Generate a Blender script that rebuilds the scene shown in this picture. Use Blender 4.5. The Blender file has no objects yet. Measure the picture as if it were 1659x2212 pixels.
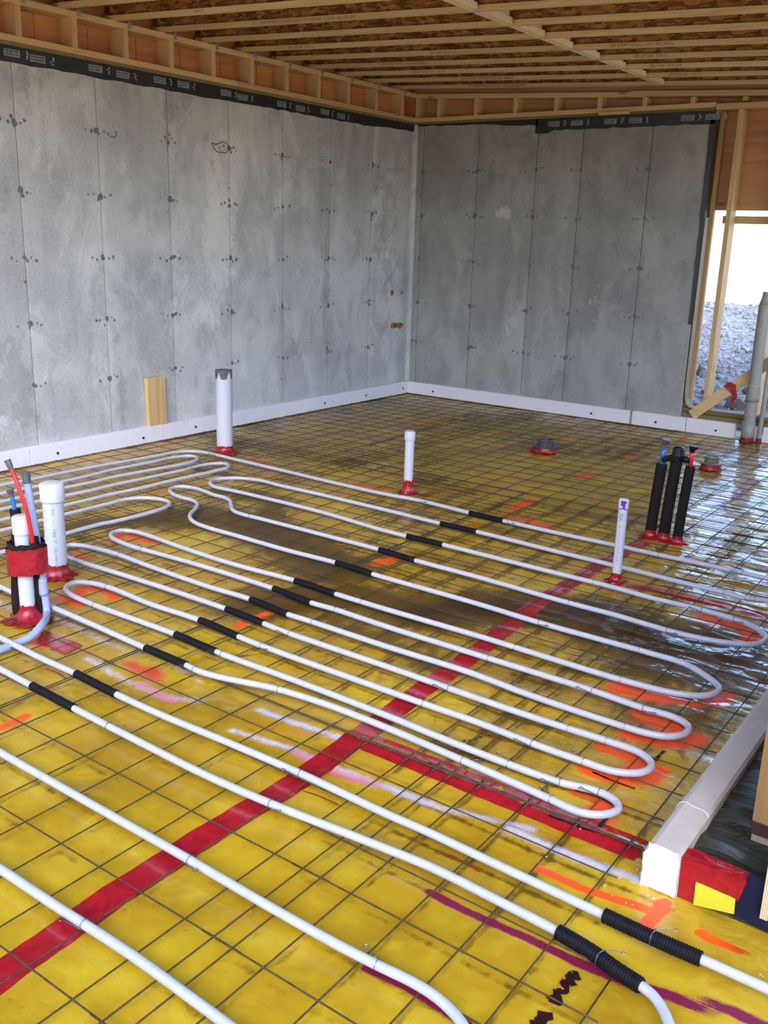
import bpy, math, random
import numpy as np
from mathutils import Matrix, Vector

# ------------------------------------------------------------------ camera
W, H = 1659, 2212
F = 2057.616
RA, RB, RC = 0.61937487, 1.28973624, 0.03075320
CAM = np.array([5.51067, -8.05598, 1.52678])

def _rot(a, b, c):
    ca, sa, cb, sb, cc, sc = math.cos(a), math.sin(a), math.cos(b), math.sin(b), math.cos(c), math.sin(c)
    Rz = np.array([[ca, -sa, 0], [sa, ca, 0], [0, 0, 1]])
    Rx = np.array([[1, 0, 0], [0, cb, -sb], [0, sb, cb]])
    Ry = np.array([[cc, -sc, 0], [sc, cc, 0], [0, 0, 1]])
    return Rz @ Rx @ Ry
R = _rot(RA, RB, RC)
sc = bpy.context.scene
cam = bpy.data.cameras.new('camera')
cam.sensor_fit = 'HORIZONTAL'
cam.sensor_width = 36.0
cam.lens = F * 36.0 / W
cam.clip_start, cam.clip_end = 0.05, 500
camo = bpy.data.objects.new('camera', cam)
sc.collection.objects.link(camo)
camo.matrix_world = Matrix([[*R[0], CAM[0]], [*R[1], CAM[1]], [*R[2], CAM[2]], [0, 0, 0, 1]])
sc.camera = camo

# ------------------------------------------------------------------ sky, exposure
world = bpy.data.worlds.new('world')
sc.world = world
world.use_nodes = True
wn = world.node_tree
wn.nodes.clear()
wo = wn.nodes.new('ShaderNodeOutputWorld')
wb = wn.nodes.new('ShaderNodeBackground')
sk = wn.nodes.new('ShaderNodeTexSky')
sk.sky_type = 'NISHITA'
sk.sun_disc = False
sk.sun_elevation = math.radians(34)
sk.sun_rotation = math.radians(150)
sk.air_density = 1.0
sk.dust_density = 1.5
sk.ozone_density = 1.0
wb.inputs[1].default_value = .95
wt = wn.nodes.new('ShaderNodeMix')       # cool white balance of the photograph
wt.data_type = 'RGBA'
wt.blend_type = 'MULTIPLY'
wt.inputs[0].default_value = 1.0
wt.inputs[7].default_value = (.88, .97, 1.14, 1)
wn.links.new(sk.outputs[0], wt.inputs[6])
wn.links.new(wt.outputs[2], wb.inputs[0])
wn.links.new(wb.outputs[0], wo.inputs[0])
sc.view_settings.view_transform = 'Standard'
sc.view_settings.look = 'None'
sc.view_settings.gamma = 1.0
sc.view_settings.use_curve_mapping = False
sc.view_settings.exposure = 0.0
try:
    sc.cycles.use_denoising = True
    sc.cycles.max_bounces = 10
    sc.cycles.diffuse_bounces = 6
    sc.cycles.glossy_bounces = 4
    sc.cycles.sample_clamp_indirect = 8.0
    sc.cycles.use_light_tree = True
except Exception:
    pass

sun = bpy.data.lights.new('sun', 'SUN')
sun.energy = 20.0
sun.angle = math.radians(.6)
sun.color = (1.0, .86, .66)
suno = bpy.data.objects.new('sun', sun)
sc.collection.objects.link(suno)
suno.rotation_euler = Vector((.72, -.10, -.68)).to_track_quat('-Z', 'Y').to_euler()

random.seed(7)
rng = np.random.default_rng(11)
C = sc.collection

# ------------------------------------------------------------------ pixel -> place
def _ray(px, py):
    return R @ np.array([(px - W / 2) / F, -(py - H / 2) / F, -1.0])
def fl(px, py, z=0.0):                  # where a pixel of the survey photo meets height z
    d = _ray(px, py)
    return CAM + d * ((z - CAM[2]) / d[2])
def onx(px, py, x=0.0):
    d = _ray(px, py)
    return CAM + d * ((x - CAM[0]) / d[0])
def ony(px, py, y=0.0):
    d = _ray(px, py)
    return CAM + d * ((y - CAM[1]) / d[1])

# ------------------------------------------------------------------ noise for geometry
def vnoise(x, y, seed=0):
    r = np.random.default_rng(seed)
    T = r.random((256, 256))
    xi, yi = np.floor(x).astype(int), np.floor(y).astype(int)
    fx, fy = x - xi, y - yi
    fx, fy = fx * fx * fx * (fx * (fx * 6 - 15) + 10), fy * fy * fy * (fy * (fy * 6 - 15) + 10)
    a, b = T[xi % 256, yi % 256], T[(xi + 1) % 256, yi % 256]
    c, d = T[xi % 256, (yi + 1) % 256], T[(xi + 1) % 256, (yi + 1) % 256]
    return (a * (1 - fx) + b * fx) * (1 - fy) + (c * (1 - fx) + d * fx) * fy
def fbm(x, y, seed=0, oct=4):
    s, amp, t = 0, 1.0, 0
    for k in range(oct):
        s = s + amp * vnoise(x * 2 ** k + 17.3 * k, y * 2 ** k - 9.1 * k, seed + k)
        t += amp
        amp *= 0.5
    return s / t

# ------------------------------------------------------------------ materials
class NT:
    def __init__(s, name):
        s.m = bpy.data.materials.new(name)
        s.m.use_nodes = True
        s.t = s.m.node_tree
        s.b = s.t.nodes['Principled BSDF']
        s.tc = None
    def n(s, kind, **kw):
        nd = s.t.nodes.new('ShaderNode' + kind)
        for k, v in kw.items():
            if k.startswith('i_'):
                nd.inputs[k[2:].replace('_', ' ')].default_value = v
            else:
                setattr(nd, k, v)
        return nd
    def l(s, a, b):
        s.t.links.new(a, b)
    def coord(s, scale=(1, 1, 1), kind='Object'):
        if s.tc is None:
            s.tc = s.n('TexCoord')
        mp = s.n('Mapping')
        mp.inputs['Scale'].default_value = scale
        s.l(s.tc.outputs[kind], mp.inputs[0])
        return mp.outputs[0]
    def noise(s, scale=5, detail=4, rough=.55, vec=None, dist=0):
        nd = s.n('TexNoise')
        nd.inputs['Scale'].default_value = scale
        nd.inputs['Detail'].default_value = detail
        nd.inputs['Roughness'].default_value = rough
        nd.inputs['Distortion'].default_value = dist
        if vec is None:
            vec = s.coord()
        s.l(vec, nd.inputs['Vector'])
        return nd.outputs['Fac']
    def ramp(s, fac, stops):
        nd = s.n('ValToRGB')
        cr = nd.color_ramp
        while len(cr.elements) < len(stops):
            cr.elements.new(0.5)
        for e, (p, c) in zip(cr.elements, stops):
            e.position = p
            e.color = (*c, 1) if not isinstance(c, (int, float)) else (c, c, c, 1)
        s.l(fac, nd.inputs[0])
        return nd.outputs[0]
    def mix(s, fac, a, b, mode='MIX'):
        nd = s.n('Mix', data_type='RGBA', blend_type=mode)
        for v, i in ((fac, 0), (a, 6), (b, 7)):
            if isinstance(v, (int, float)):
                nd.inputs[i].default_value = v
            elif isinstance(v, tuple):
                nd.inputs[i].default_value = (*v, 1)
            else:
                s.l(v, nd.inputs[i])
        return nd.outputs[2]
    def math(s, op, a, b=0.0, c=0.0, clamp=False):
        nd = s.n('Math', operation=op, use_clamp=clamp)
        for i, v in enumerate((a, b, c)):
            if isinstance(v, (int, float)):
                nd.inputs[i].default_value = v
            else:
                s.l(v, nd.inputs[i])
        return nd.outputs[0]
    def set(s, **kw):
        for k, v in kw.items():
            k = {'color': 'Base Color', 'rough': 'Roughness', 'metal': 'Metallic', 'spec': 'Specular IOR Level',
                 'trans': 'Transmission Weight', 'coat': 'Coat Weight', 'sss': 'Subsurface Weight', 'ior': 'IOR'}[k]
            if isinstance(v, (int, float)):
                s.b.inputs[k].default_value = v
            elif isinstance(v, tuple):
                s.b.inputs[k].default_value = (*v, 1)
            else:
                s.l(v, s.b.inputs[k])
        return s
    def bump(s, h, strength=.3, dist=.01, prev=None):
        nd = s.n('Bump')
        nd.inputs['Strength'].default_value = strength
        nd.inputs['Distance'].default_value = dist
        s.l(h, nd.inputs['Height'])
        if prev is not None:
            s.l(prev, nd.inputs['Normal'])
        s.l(nd.outputs[0], s.b.inputs['Normal'])
        return nd.outputs[0]

def plain(name, col, rough=.5, var=.12, scale=12, metal=0.0, bump=0.0, bscale=60, spec=.5):
    t = NT(name)
    dark = tuple(max(0, c * (1 - var)) for c in col)
    lite = tuple(min(1, c * (1 + var)) for c in col)
    t.set(color=t.ramp(t.noise(scale, 5), [(.3, dark), (.7, lite)]), rough=rough, metal=metal, spec=spec)
    if bump:
        t.bump(t.noise(bscale, 4), bump, .004)
    return t.m

def lumber(name, axis, a=(.56, .36, .14), b=(.78, .55, .28)):
    t = NT(name)
    s = [26, 26, 26]
    s[axis] = 1.6
    v = t.coord(tuple(s))
    g = t.noise(1.0, 6, .6, v, .6)
    s2 = [3, 3, 3]
    s2[axis] = .5
    g2 = t.noise(1.0, 3, .5, t.coord(tuple(s2)))
    oi = t.n('ObjectInfo')
    base = t.ramp(g, [(.28, a), (.5, tuple((p + q) / 2 for p, q in zip(a, b))), (.75, b)])
    base = t.mix(t.math('MULTIPLY', g2, .35), base, tuple(c * .62 for c in a))
    tint = t.ramp(oi.outputs['Random'], [(0, (.84, .82, .8)), (1, (1.0, 1.0, 1.0))])
    kn = t.n('TexVoronoi')
    kn.inputs['Scale'].default_value = 1.0
    s3 = [7, 7, 7]
    s3[axis] = 2.2
    t.l(t.coord(tuple(s3)), kn.inputs['Vector'])
    knot = t.ramp(kn.outputs['Distance'], [(.05, 1.0), (.13, 0.0)])
    base = t.mix(t.math('MULTIPLY', knot, .6), base, (.12, .055, .02))
    t.set(color=t.mix(1.0, base, tint, 'MULTIPLY'), rough=.62, spec=.3)
    t.bump(g, .25, .003)
    return t.m

def osb(name, a=(.12, .045, .011), b=(.26, .11, .026), c=(.42, .21, .06), axis=0):
    t = NT(name)
    out = None
    for k, (sc_, rot) in enumerate(((58, .3), (80, -.6), (46, 1.2))):
        mp = t.n('Mapping')
        if t.tc is None:
            t.tc = t.n('TexCoord')
        t.l(t.tc.outputs['Object'], mp.inputs[0])
        mp.inputs['Rotation'].default_value = (rot * .6, rot, rot)
        mp.inputs['Scale'].default_value = (sc_ * .35, sc_ * 2.2, sc_)
        vo = t.n('TexVoronoi')
        vo.inputs['Scale'].default_value = 1.0
        t.l(mp.outputs[0], vo.inputs['Vector'])
        sx = t.n('SeparateColor')
        t.l(vo.outputs['Color'], sx.inputs[0])
        col = t.ramp(sx.outputs[0], [(.1, a), (.55, b), (.95, c)])
        out = col if out is None else t.mix(t.math('GREATER_THAN', sx.outputs[1], .5), out, col)
    t.set(color=t.mix(t.math('MULTIPLY', t.noise(3, 3), .2), out, tuple(x * .55 for x in a)), rough=.7, spec=.25)
    t.bump(t.noise(40, 3), .3, .003)
    return t.m

def concrete(name='concrete', shade=1):
    t = NT(name)
    geo = t.n('NewGeometry')
    pos = geo.outputs['Position']
    def mapped(scale, rot=(0, 0, 0)):
        mp = t.n('Mapping')
        mp.inputs['Scale'].default_value = scale
        mp.inputs['Rotation'].default_value = rot
        t.l(pos, mp.inputs[0])
        return mp.outputs[0]
    big = t.noise(1.3, 5, .6, mapped((1, 1, 1)), .4)
    mid = t.noise(4.5, 6, .65, mapped((1, 1, .7)), .3)
    streak = t.noise(1.0, 5, .6, mapped((9, 9, .9)))
    lay = t.noise(1.0, 4, .55, mapped((.7, .7, 4.5)))
    fine = t.noise(55, 4, .7, mapped((1, 1, 1)))
    col = t.ramp(big, [(.32, (.27, .27, .262)), (.5, (.40, .40, .385)), (.68, (.50, .495, .475))])
    col = t.mix(t.ramp(mid, [(.38, 1.0), (.52, 0.0)]), col, (.30, .30, .295))
    col = t.mix(t.math('MULTIPLY', t.ramp(streak, [(.45, 0.0), (.75, 1.0)]), .35), col, (.60, .595, .57))
    col = t.mix(t.math('MULTIPLY', t.ramp(lay, [(.5, 0.0), (.75, 1.0)]), .30), col, (.33, .33, .32))
    cloud = t.noise(2.6, 7, .7, mapped((1, 1, .6), (.4, .2, .1)), .6)
    col = t.mix(t.ramp(cloud, [(.48, 0.0), (.62, .85)]), col, (.57, .565, .54))
    col = t.mix(.24, col, t.ramp(fine, [(.3, (.22, .22, .22)), (.7, (.66, .66, .64))]))
    oi = t.n('ObjectInfo')
    tint = t.ramp(oi.outputs['Random'], [(0, (.88, .88, .88)), (1, (1.06, 1.06, 1.05))])
    col = t.mix(1.0, col, tint, 'MULTIPLY')
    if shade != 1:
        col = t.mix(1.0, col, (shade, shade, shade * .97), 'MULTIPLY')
    # mineral bloom: pale crusts with ragged edges, strongest where the attribute of each panel says so
    at = t.n('Attribute', attribute_name='bloom')
    pat = t.noise(15, 9, .75, mapped((1, 1, .8)), .8)
    th = t.math('SUBTRACT', t.math('ADD', pat, t.math('MULTIPLY', at.outputs['Fac'], .42)), .72)
    m = t.math('MULTIPLY', t.math('MULTIPLY', th, 9.0, clamp=True), .40)
    col = t.mix(m, col, (.74, .725, .67))
    at2 = t.n('Attribute', attribute_name='damp')
    pat2 = t.noise(6, 7, .7, mapped((1, 1, 1)), .8)
    th2 = t.math('SUBTRACT', t.math('ADD', pat2, t.math('MULTIPLY', at2.outputs['Fac'], .5)), .72)
    m2 = t.math('MULTIPLY', t.math('MULTIPLY', th2, 12.0, clamp=True), .5)
    col = t.mix(m2, col, (.24, .24, .235))
    # small air holes
    vo = t.n('TexVoronoi')
    vo.inputs['Scale'].default_value = 26
    t.l(mapped((1, 1, 1)), vo.inputs['Vector'])
    sep = t.n('SeparateColor')
    t.l(vo.outputs['Color'], sep.inputs[0])
    hole = t.math('MULTIPLY', t.ramp(vo.outputs['Distance'], [(.06, 1.0), (.11, 0.0)]), t.math('GREATER_THAN', sep.outputs[0], .86))
    col = t.mix(t.math('MULTIPLY', hole, .7), col, (.08, .08, .08))
    t.set(color=col, rough=t.ramp(mid, [(.3, .55), (.7, .8)]), spec=.35)
    t.bump(t.math('SUBTRACT', t.math('ADD', fine, t.math('MULTIPLY', mid, 1.5)), t.math('MULTIPLY', hole, 2.0)), .25, .004)
    return t.m

def poly_floor():
    t = NT('yellow_vapour_barrier')
    geo = t.n('NewGeometry')
    def mapped(scale, rot=0):
        mp = t.n('Mapping')
        mp.inputs['Scale'].default_value = scale
        mp.inputs['Rotation'].default_value = (0, 0, rot)
        t.l(geo.outputs['Position'], mp.inputs[0])
        return mp.outputs[0]
    big = t.noise(2.2, 5, .6, mapped((1, 1, 1)), .5)
    mid = t.noise(7, 6, .65, mapped((1, 1, 1)), 1.2)
    col = t.ramp(big, [(.28, (.26, .135, .006)), (.5, (.39, .222, .009)), (.72, (.52, .335, .014))])
    col = t.mix(t.math('MULTIPLY', t.ramp(mid, [(.5, 0.0), (.75, 1.0)]), .4), col, (.60, .42, .03))
    # dried mud and rusty water
    mud = t.n('Attribute', attribute_name='mud')
    mp1 = t.noise(8, 9, .74, mapped((1.3, .8, 1)), 1.6)
    m = t.math('SUBTRACT', t.math('ADD', t.math('MULTIPLY', mud.outputs['Fac'], .88), t.math('MULTIPLY', mp1, 1.0)), .70)
    m = t.math('MULTIPLY', m, 4.6, clamp=True)
    m = t.math('MULTIPLY', m, t.math('MULTIPLY_ADD', mud.outputs['Fac'], .38, .60))
    col = t.mix(m, col, (.042, .019, .004))
    sp = t.noise(30, 3, .6, mapped((1, 1, 1)))
    col = t.mix(t.math('MULTIPLY', t.ramp(sp, [(.66, 0.0), (.75, 1.0)]), .35), col, (.12, .07, .015))
    # spray paint: colour and strength per vertex, broken up by a grain
    pc = t.n('Attribute', attribute_name='paint')
    pa = t.n('Attribute', attribute_name='paint_strength')
    gr = t.math('MULTIPLY_ADD', t.noise(60, 5, .75, mapped((1, 1, 1)), .5), .5, t.math('MULTIPLY', t.noise(11, 6, .7, mapped((1, 1.6, 1)), 1.0), .5))
    k = t.math('SUBTRACT', t.math('ADD', t.math('MULTIPLY', pa.outputs['Fac'], 1.25), t.math('MULTIPLY', gr, 1.5)), .98)
    k = t.math('MULTIPLY', k, 2.2, clamp=True)
    k = t.math('MULTIPLY', k, t.math('MULTIPLY', pa.outputs['Fac'], 2.5, clamp=True))
    col = t.mix(k, col, pc.outputs['Color'])
    rough = t.math('ADD', t.ramp(big, [(.3, .13), (.7, .26)]), t.math('MULTIPLY', k, .25))
    wc = t.n('Attribute', attribute_name='wrinkle')
    rough = t.math('ADD', rough, t.math('MULTIPLY', m, .22))
    t.set(color=col, rough=rough, spec=t.math('MULTIPLY_ADD', m, -.3, .5), coat=t.math('MULTIPLY_ADD', wc.outputs['Fac'], 1.2, -.25, clamp=True))
    t.b.inputs['Coat Roughness'].default_value = .07
    w1 = t.noise(5, 6, .6, mapped((1.0, 2.4, 1), .1), 2.2)
    w2 = t.noise(19, 4, .6, mapped((1.0, 1.8, 1), -.3), 1.2)
    wr = t.n('Attribute', attribute_name='wrinkle')
    h = t.math('ADD', t.math('MULTIPLY', w1, 1.0), t.math('MULTIPLY', w2, .35))
    bp = t.n('Bump')
    t.l(t.math('MULTIPLY_ADD', wr.outputs['Fac'], .75, .04), bp.inputs['Strength'])
    bp.inputs['Distance'].default_value = .02
    t.l(h, bp.inputs['Height'])
    t.l(bp.outputs[0], t.b.inputs['Normal'])
    return t.m

def tape_mat(name, col, rough=.22, bump=.5, spec=.5):
    t = NT(name)
    g = t.noise(22, 5, .6, None, 1.0)
    t.set(color=t.ramp(g, [(.3, tuple(c * .6 for c in col)), (.6, col)]), rough=rough, spec=spec)
    t.bump(t.noise(30, 5, .6, None, 1.5), bump, .006)
    return t.m

def gravel_mat(name, a, b):
    t = NT(name)
    oi = t.n('ObjectInfo')
    vo = t.n('TexVoronoi')
    vo.inputs['Scale'].default_value = 14
    t.l(t.coord(), vo.inputs['Vector'])
    sep = t.n('SeparateColor')
    t.l(vo.outputs['Color'], sep.inputs[0])
    t.set(color=t.mix(.4, t.ramp(sep.outputs[0], [(0, a), (1, b)]), t.ramp(t.noise(20, 5), [(.3, a), (.7, b)])), rough=.9, spec=.2)
    t.bump(t.noise(35, 5), .5, .02)
    return t.m

def plywood_edge():
    t = NT('plywood_edge')
    wv = t.n('TexWave', bands_direction='X')
    wv.inputs['Scale'].default_value = 75
    wv.inputs['Distortion'].default_value = .6
    t.l(t.coord(), wv.inputs['Vector'])
    t.set(color=t.ramp(wv.outputs['Fac'], [(.25, (.30, .17, .07)), (.6, (.66, .50, .30))]), rough=.7)
    return t.m

MT = {}
MT['concrete'] = concrete()
MT['concrete_shaded'] = concrete('concrete_back_shaded', .70)  # darker copy for the back wall, its dimmer light put into the colour
MT['mark'] = plain('tie_mark', (.14, .135, .13), .85, .35, 60, bump=.4, bscale=180)
MT['joint'] = plain('joint', (.06, .06, .058), .9, .25, 20)
MT['lx'] = lumber('lumber_x', 0)
MT['ly'] = lumber('lumber_y', 1)
MT['lz'] = lumber('lumber_z', 2)
MT['orange_ply'] = lumber('orange_sheathing', 1, (.46, .17, .045), (.70, .32, .11))
MT['orange_plx'] = lumber('orange_sheathing_back', 0, (.44, .20, .08), (.66, .36, .17))
MT['treated'] = lumber('treated_plate', 0, (.16, .12, .04), (.27, .21, .08))
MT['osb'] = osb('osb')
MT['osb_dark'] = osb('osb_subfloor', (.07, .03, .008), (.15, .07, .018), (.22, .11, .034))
MT['flange'] = lumber('flange', 0, (.58, .40, .17), (.84, .65, .36))
MT['ink'] = plain('stencil_ink', (.17, .085, .028), .8, .3, 90)
MT['membrane'] = plain('black_membrane', (.020, .020, .022), .35, .4, 14, bump=.5, bscale=25)
MT['label'] = plain('membrane_print', (.20, .23, .26), .5, .25, 40)
MT['labelwhite'] = plain('membrane_icon', (.36, .36, .36), .5, .2, 40)
MT['galv'] = plain('galvanised', (.62, .63, .62), .3, .2, 60, metal=.85)
MT['foam'] = plain('foam', (.68, .67, .70), .75, .04, 20, bump=.12, bscale=160)
MT['foam_shaded'] = plain('foam_shaded', (.42, .36, .30), .8, .08, 12, bump=.3, bscale=160)  # kerb foam with shade and warm bounce mixed into its colour
MT['foam_cut'] = plain('foam_cut', (.84, .84, .86), .8, .06, 70, bump=.8, bscale=120)
MT['screw'] = plain('screw', (.02, .02, .022), .5, .2)
MT['floor'] = poly_floor()
MT['red'] = tape_mat('red_tape', (.30, .006, .012))
MT['redflat'] = tape_mat('red_tape_flat', (.36, .008, .016), .22, .2)
_rf = MT['redflat'].node_tree.nodes['Principled BSDF']
_rf.inputs['Coat Weight'].default_value = .7
_rf.inputs['Coat Roughness'].default_value = .08
MT['black_tape'] = tape_mat('black_tape', (.010, .009, .009), .4, .5, .2)
MT['duct'] = tape_mat('grey_duct_tape', (.085, .085, .10), .35)
MT['pex'] = plain('pex', (.39, .388, .42), .34, .07, 30)
MT['pvc'] = plain('pvc', (.47, .485, .52), .28, .03, 30)
MT['conduit'] = plain('conduit', (.27, .32, .49), .4, .06, 30)
MT['conduit_dull'] = plain('conduit_dull', (.27, .26, .22), .5, .1, 30)
MT['insul'] = plain('pipe_insulation', (.012, .010, .009), .85, .25, 80, bump=.5, bscale=140, spec=.12)
MT['sleeve'] = plain('sleeve', (.008, .008, .009), .5, .2, 40, bump=.2, bscale=80, spec=.07)
MT['bluepex'] = plain('blue_pex', (.01, .13, .45), .3, .1)
MT['redpex'] = plain('red_pex', (.62, .012, .02), .3, .1)
MT['abs'] = plain('drain_plastic', (.055, .06, .062), .25, .2, 30)
MT['drain_beige'] = plain('drain_olive', (.13, .12, .07), .4, .2, 30)
MT['wire'] = plain('rusty_wire', (.060, .037, .014), .6, .5, 40, spec=.3)
MT['tie'] = plain('tie_wire', (.17, .165, .165), .35, .3, 60, metal=.8)
MT['purple'] = plain('purple_primer', (.10, .025, .28), .35, .3, 60)
MT['print'] = plain('print', (.12, .13, .16), .6, .2)
MT['printdark'] = plain('print_dark', (.02, .02, .025), .6, .2)
MT['marker'] = plain('black_marker', (.016, .005, .004), .35, .4, 60)
MT['markorange'] = plain('orange_under_mark', (.55, .14, .02), .5, .4, 80)
MT['markred'] = plain('red_pencil', (.24, .025, .012), .5, .4, 80)
MT['navy'] = tape_mat('navy_poly', (.010, .011, .030), .5, .3, .12)
MT['yellow_flap'] = plain('yellow_flap', (.50, .44, .025), .35, .06, 20)
MT['gravel'] = gravel_mat('gravel', (.16, .155, .15), (.42, .41, .40))
MT['yard'] = gravel_mat('yard', (.34, .30, .25), (.55, .49, .41))
MT['rock'] = gravel_mat('rock', (.10, .09, .07), (.24, .21, .17))
MT['brown_plate'] = plain('dark_brown_plate', (.05, .012, .008), .6, .3, 30)
MT['post'] = lumber('post', 2, (.32, .16, .045), (.46, .26, .09))
MT['tan'] = plain('tan_strip', (.30, .23, .13), .6, .12, 15)
MT['ply'] = lumber('plywood_face', 2, (.60, .46, .34), (.74, .60, .48))
MT['plyedge'] = plywood_edge()
MT['rust_plug'] = plain('rusty_plug', (.22, .12, .045), .9, .5, 50, bump=.8, bscale=80)
MT['grey_plug'] = plain('grey_plug', (.20, .21, .24), .7, .2)
def black_poly():
    t = NT('black_poly')
    n1 = t.noise(9, 6, .6, t.coord((.6, 2.6, 1)), 2.0)
    t.set(color=(.034, .031, .016), rough=.25, spec=.2)
    t.bump(n1, .9, .05)
    return t.m
MT['bpoly'] = black_poly()

# ------------------------------------------------------------------ mesh building
class MB:
    def __init__(s):
        s.v, s.f = [], []
    def add(s, verts, faces):
        o = len(s.v)
        s.v.extend(tuple(map(float, p)) for p in verts)
        s.f.extend(tuple(i + o for i in f) for f in faces)
        return s
    def box(s, a, b, top=None):
        (x0, y0, z0), (x1, y1, z1) = a, b
        s.add([(x0, y0, z0), (x1, y0, z0), (x1, y1, z0), (x0, y1, z0), (x0, y0, z1), (x1, y0, z1), (x1, y1, z1), (x0, y1, z1)],
              [(0, 3, 2, 1), (4, 5, 6, 7), (0, 1, 5, 4), (1, 2, 6, 5), (2, 3, 7, 6), (3, 0, 4, 7)])
        return s
    def hexa(s, P):                     # eight corners: bottom ring then top ring
        s.add(P, [(0, 3, 2, 1), (4, 5, 6, 7), (0, 1, 5, 4), (1, 2, 6, 5), (2, 3, 7, 6), (3, 0, 4, 7)])
        return s
    def tube(s, pts, r, n=10, cap=True):
        pts = np.asarray(pts, float)
        m = len(pts)
        rr = np.full(m, r) if np.isscalar(r) else np.asarray(r, float)
        t = np.gradient(pts, axis=0)
        t /= np.linalg.norm(t, axis=1)[:, None] + 1e-12
        up = np.array([0, 0, 1.0]) if abs(t[0][2]) < .9 else np.array([1.0, 0, 0])
        vs = []
        u = up - t[0] * (up @ t[0])
        u /= np.linalg.norm(u)
        ang = np.arange(n) * 2 * math.pi / n
        for i in range(m):
            u = u - t[i] * (u @ t[i])
            u /= np.linalg.norm(u)
            w = np.cross(t[i], u)
            vs.extend(pts[i] + rr[i] * (np.cos(a) * u + np.sin(a) * w) for a in ang)
        fs = [(i * n + k, i * n + (k + 1) % n, (i + 1) * n + (k + 1) % n, (i + 1) * n + k) for i in range(m - 1) for k in range(n)]
        if cap:
            fs.append(tuple(range(n - 1, -1, -1)))
            fs.append(tuple((m - 1) * n + k for k in range(n)))
        return s.add(vs, fs)
    def lathe(s, base, prof, n=28, axis=(0, 0, 1), wob=0.0, seed=0, cap=True):
        base = np.asarray(base, float)
        ax = np.asarray(axis, float)
        ax /= np.linalg.norm(ax)
        u = np.cross(ax, [0, 1, 0] if abs(ax[1]) < .9 else [1, 0, 0])
        u /= np.linalg.norm(u)
        w = np.cross(ax, u)
        r_ = np.random.default_rng(seed)
        ph = r_.random((len(prof), n))
        vs = []
        for j, (r, h) in enumerate(prof):
            for k in range(n):
                a = 2 * math.pi * k / n
                q = r * (1 + wob * (ph[j, k] - .5) * 2)
                vs.append(base + ax * h + q * (math.cos(a) * u + math.sin(a) * w))
        fs = [(j * n + k, j * n + (k + 1) % n, (j + 1) * n + (k + 1) % n, (j + 1) * n + k) for j in range(len(prof) - 1) for k in range(n)]
        if cap:
            fs.append(tuple(range(n - 1, -1, -1)))
            fs.append(tuple((len(prof) - 1) * n + k for k in range(n)))
        return s.add(vs, fs)
    def prism(s, poly, z0, z1):         # a flat outline (x, y) with thickness
        n = len(poly)
        s.add([(x, y, z0) for x, y in poly] + [(x, y, z1) for x, y in poly],
              [tuple(range(n - 1, -1, -1)), tuple(range(n, 2 * n))] + [(k, (k + 1) % n, n + (k + 1) % n, n + k) for k in range(n)])
        return s
    def mesh(s, name):
        me = bpy.data.meshes.new(name)
        me.from_pydata(s.v, [], s.f)
        me.update()
        return me

def link(name, me, m, parent=None, smooth=False):
    if me.materials:
        pass
    else:
        me.materials.append(MT[m] if isinstance(m, str) else m)
    if smooth:
        me.polygons.foreach_set('use_smooth', [True] * len(me.polygons))
    o = bpy.data.objects.new(name, me)
    C.objects.link(o)
    if parent is not None:
        o.parent = parent
    return o
def part(name, mb, m, parent, smooth=False, label=None):
    o = link(name, mb.mesh(name), m, parent, smooth)
    if label:
        o['label'] = label
    return o
def autosmooth(o, ang=40):
    me = o.data
    me.polygons.foreach_set('use_smooth', [True] * len(me.polygons))
    try:
        me.set_sharp_from_angle(angle=math.radians(ang))
    except Exception:
        pass
    return o
def tag(o, label, cat, group=None):
    o['label'] = label
    o['category'] = cat
    if group:
        o['group'] = group
    return o
def thing(name, label, cat, loc=(0, 0, 0), group=None):
    o = bpy.data.objects.new(name, None)
    o.empty_display_size = .1
    C.objects.link(o)
    o.location = tuple(map(float, loc))
    return tag(o, label, cat, group)
def struct(name, label):
    o = bpy.data.objects.new(name, None)
    C.objects.link(o)
    o['kind'] = 'structure'
    o['label'] = label
    return o
def child_at(o, loc):                   # part whose mesh is in world coordinates under a thing placed at loc
    o.location = tuple(-float(c) for c in loc)
    return o
def bevel(o, w=.003, seg=2):
    md = o.modifiers.new('bevel', 'BEVEL')
    md.width = w
    md.segments = seg
    md.limit_method = 'ANGLE'
    return o

def spline(pts, step=.02):
    P = np.asarray(pts, float)
    P = np.vstack([2 * P[0] - P[1], P, 2 * P[-1] - P[-2]])
    out = []
    for i in range(1, len(P) - 2):
        p0, p1, p2, p3 = P[i - 1], P[i], P[i + 1], P[i + 2]
        # centripetal Catmull-Rom
        t0 = 0
        t1 = t0 + max(np.linalg.norm(p1 - p0), 1e-5) ** .5
        t2 = t1 + max(np.linalg.norm(p2 - p1), 1e-5) ** .5
        t3 = t2 + max(np.linalg.norm(p3 - p2), 1e-5) ** .5
        n = max(2, int(np.linalg.norm(p2 - p1) / step))
        for t in np.linspace(t1, t2, n, endpoint=False):
            a1 = (t1 - t) / (t1 - t0) * p0 + (t - t0) / (t1 - t0) * p1
            a2 = (t2 - t) / (t2 - t1) * p1 + (t - t1) / (t2 - t1) * p2
            a3 = (t3 - t) / (t3 - t2) * p2 + (t - t2) / (t3 - t2) * p3
            b1 = (t2 - t) / (t2 - t0) * a1 + (t - t0) / (t2 - t0) * a2
            b2 = (t3 - t) / (t3 - t1) * a2 + (t - t1) / (t3 - t1) * a3
            out.append((t2 - t) / (t2 - t1) * b1 + (t - t1) / (t2 - t1) * b2)
    out.append(P[-2])
    return np.array(out)

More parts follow.
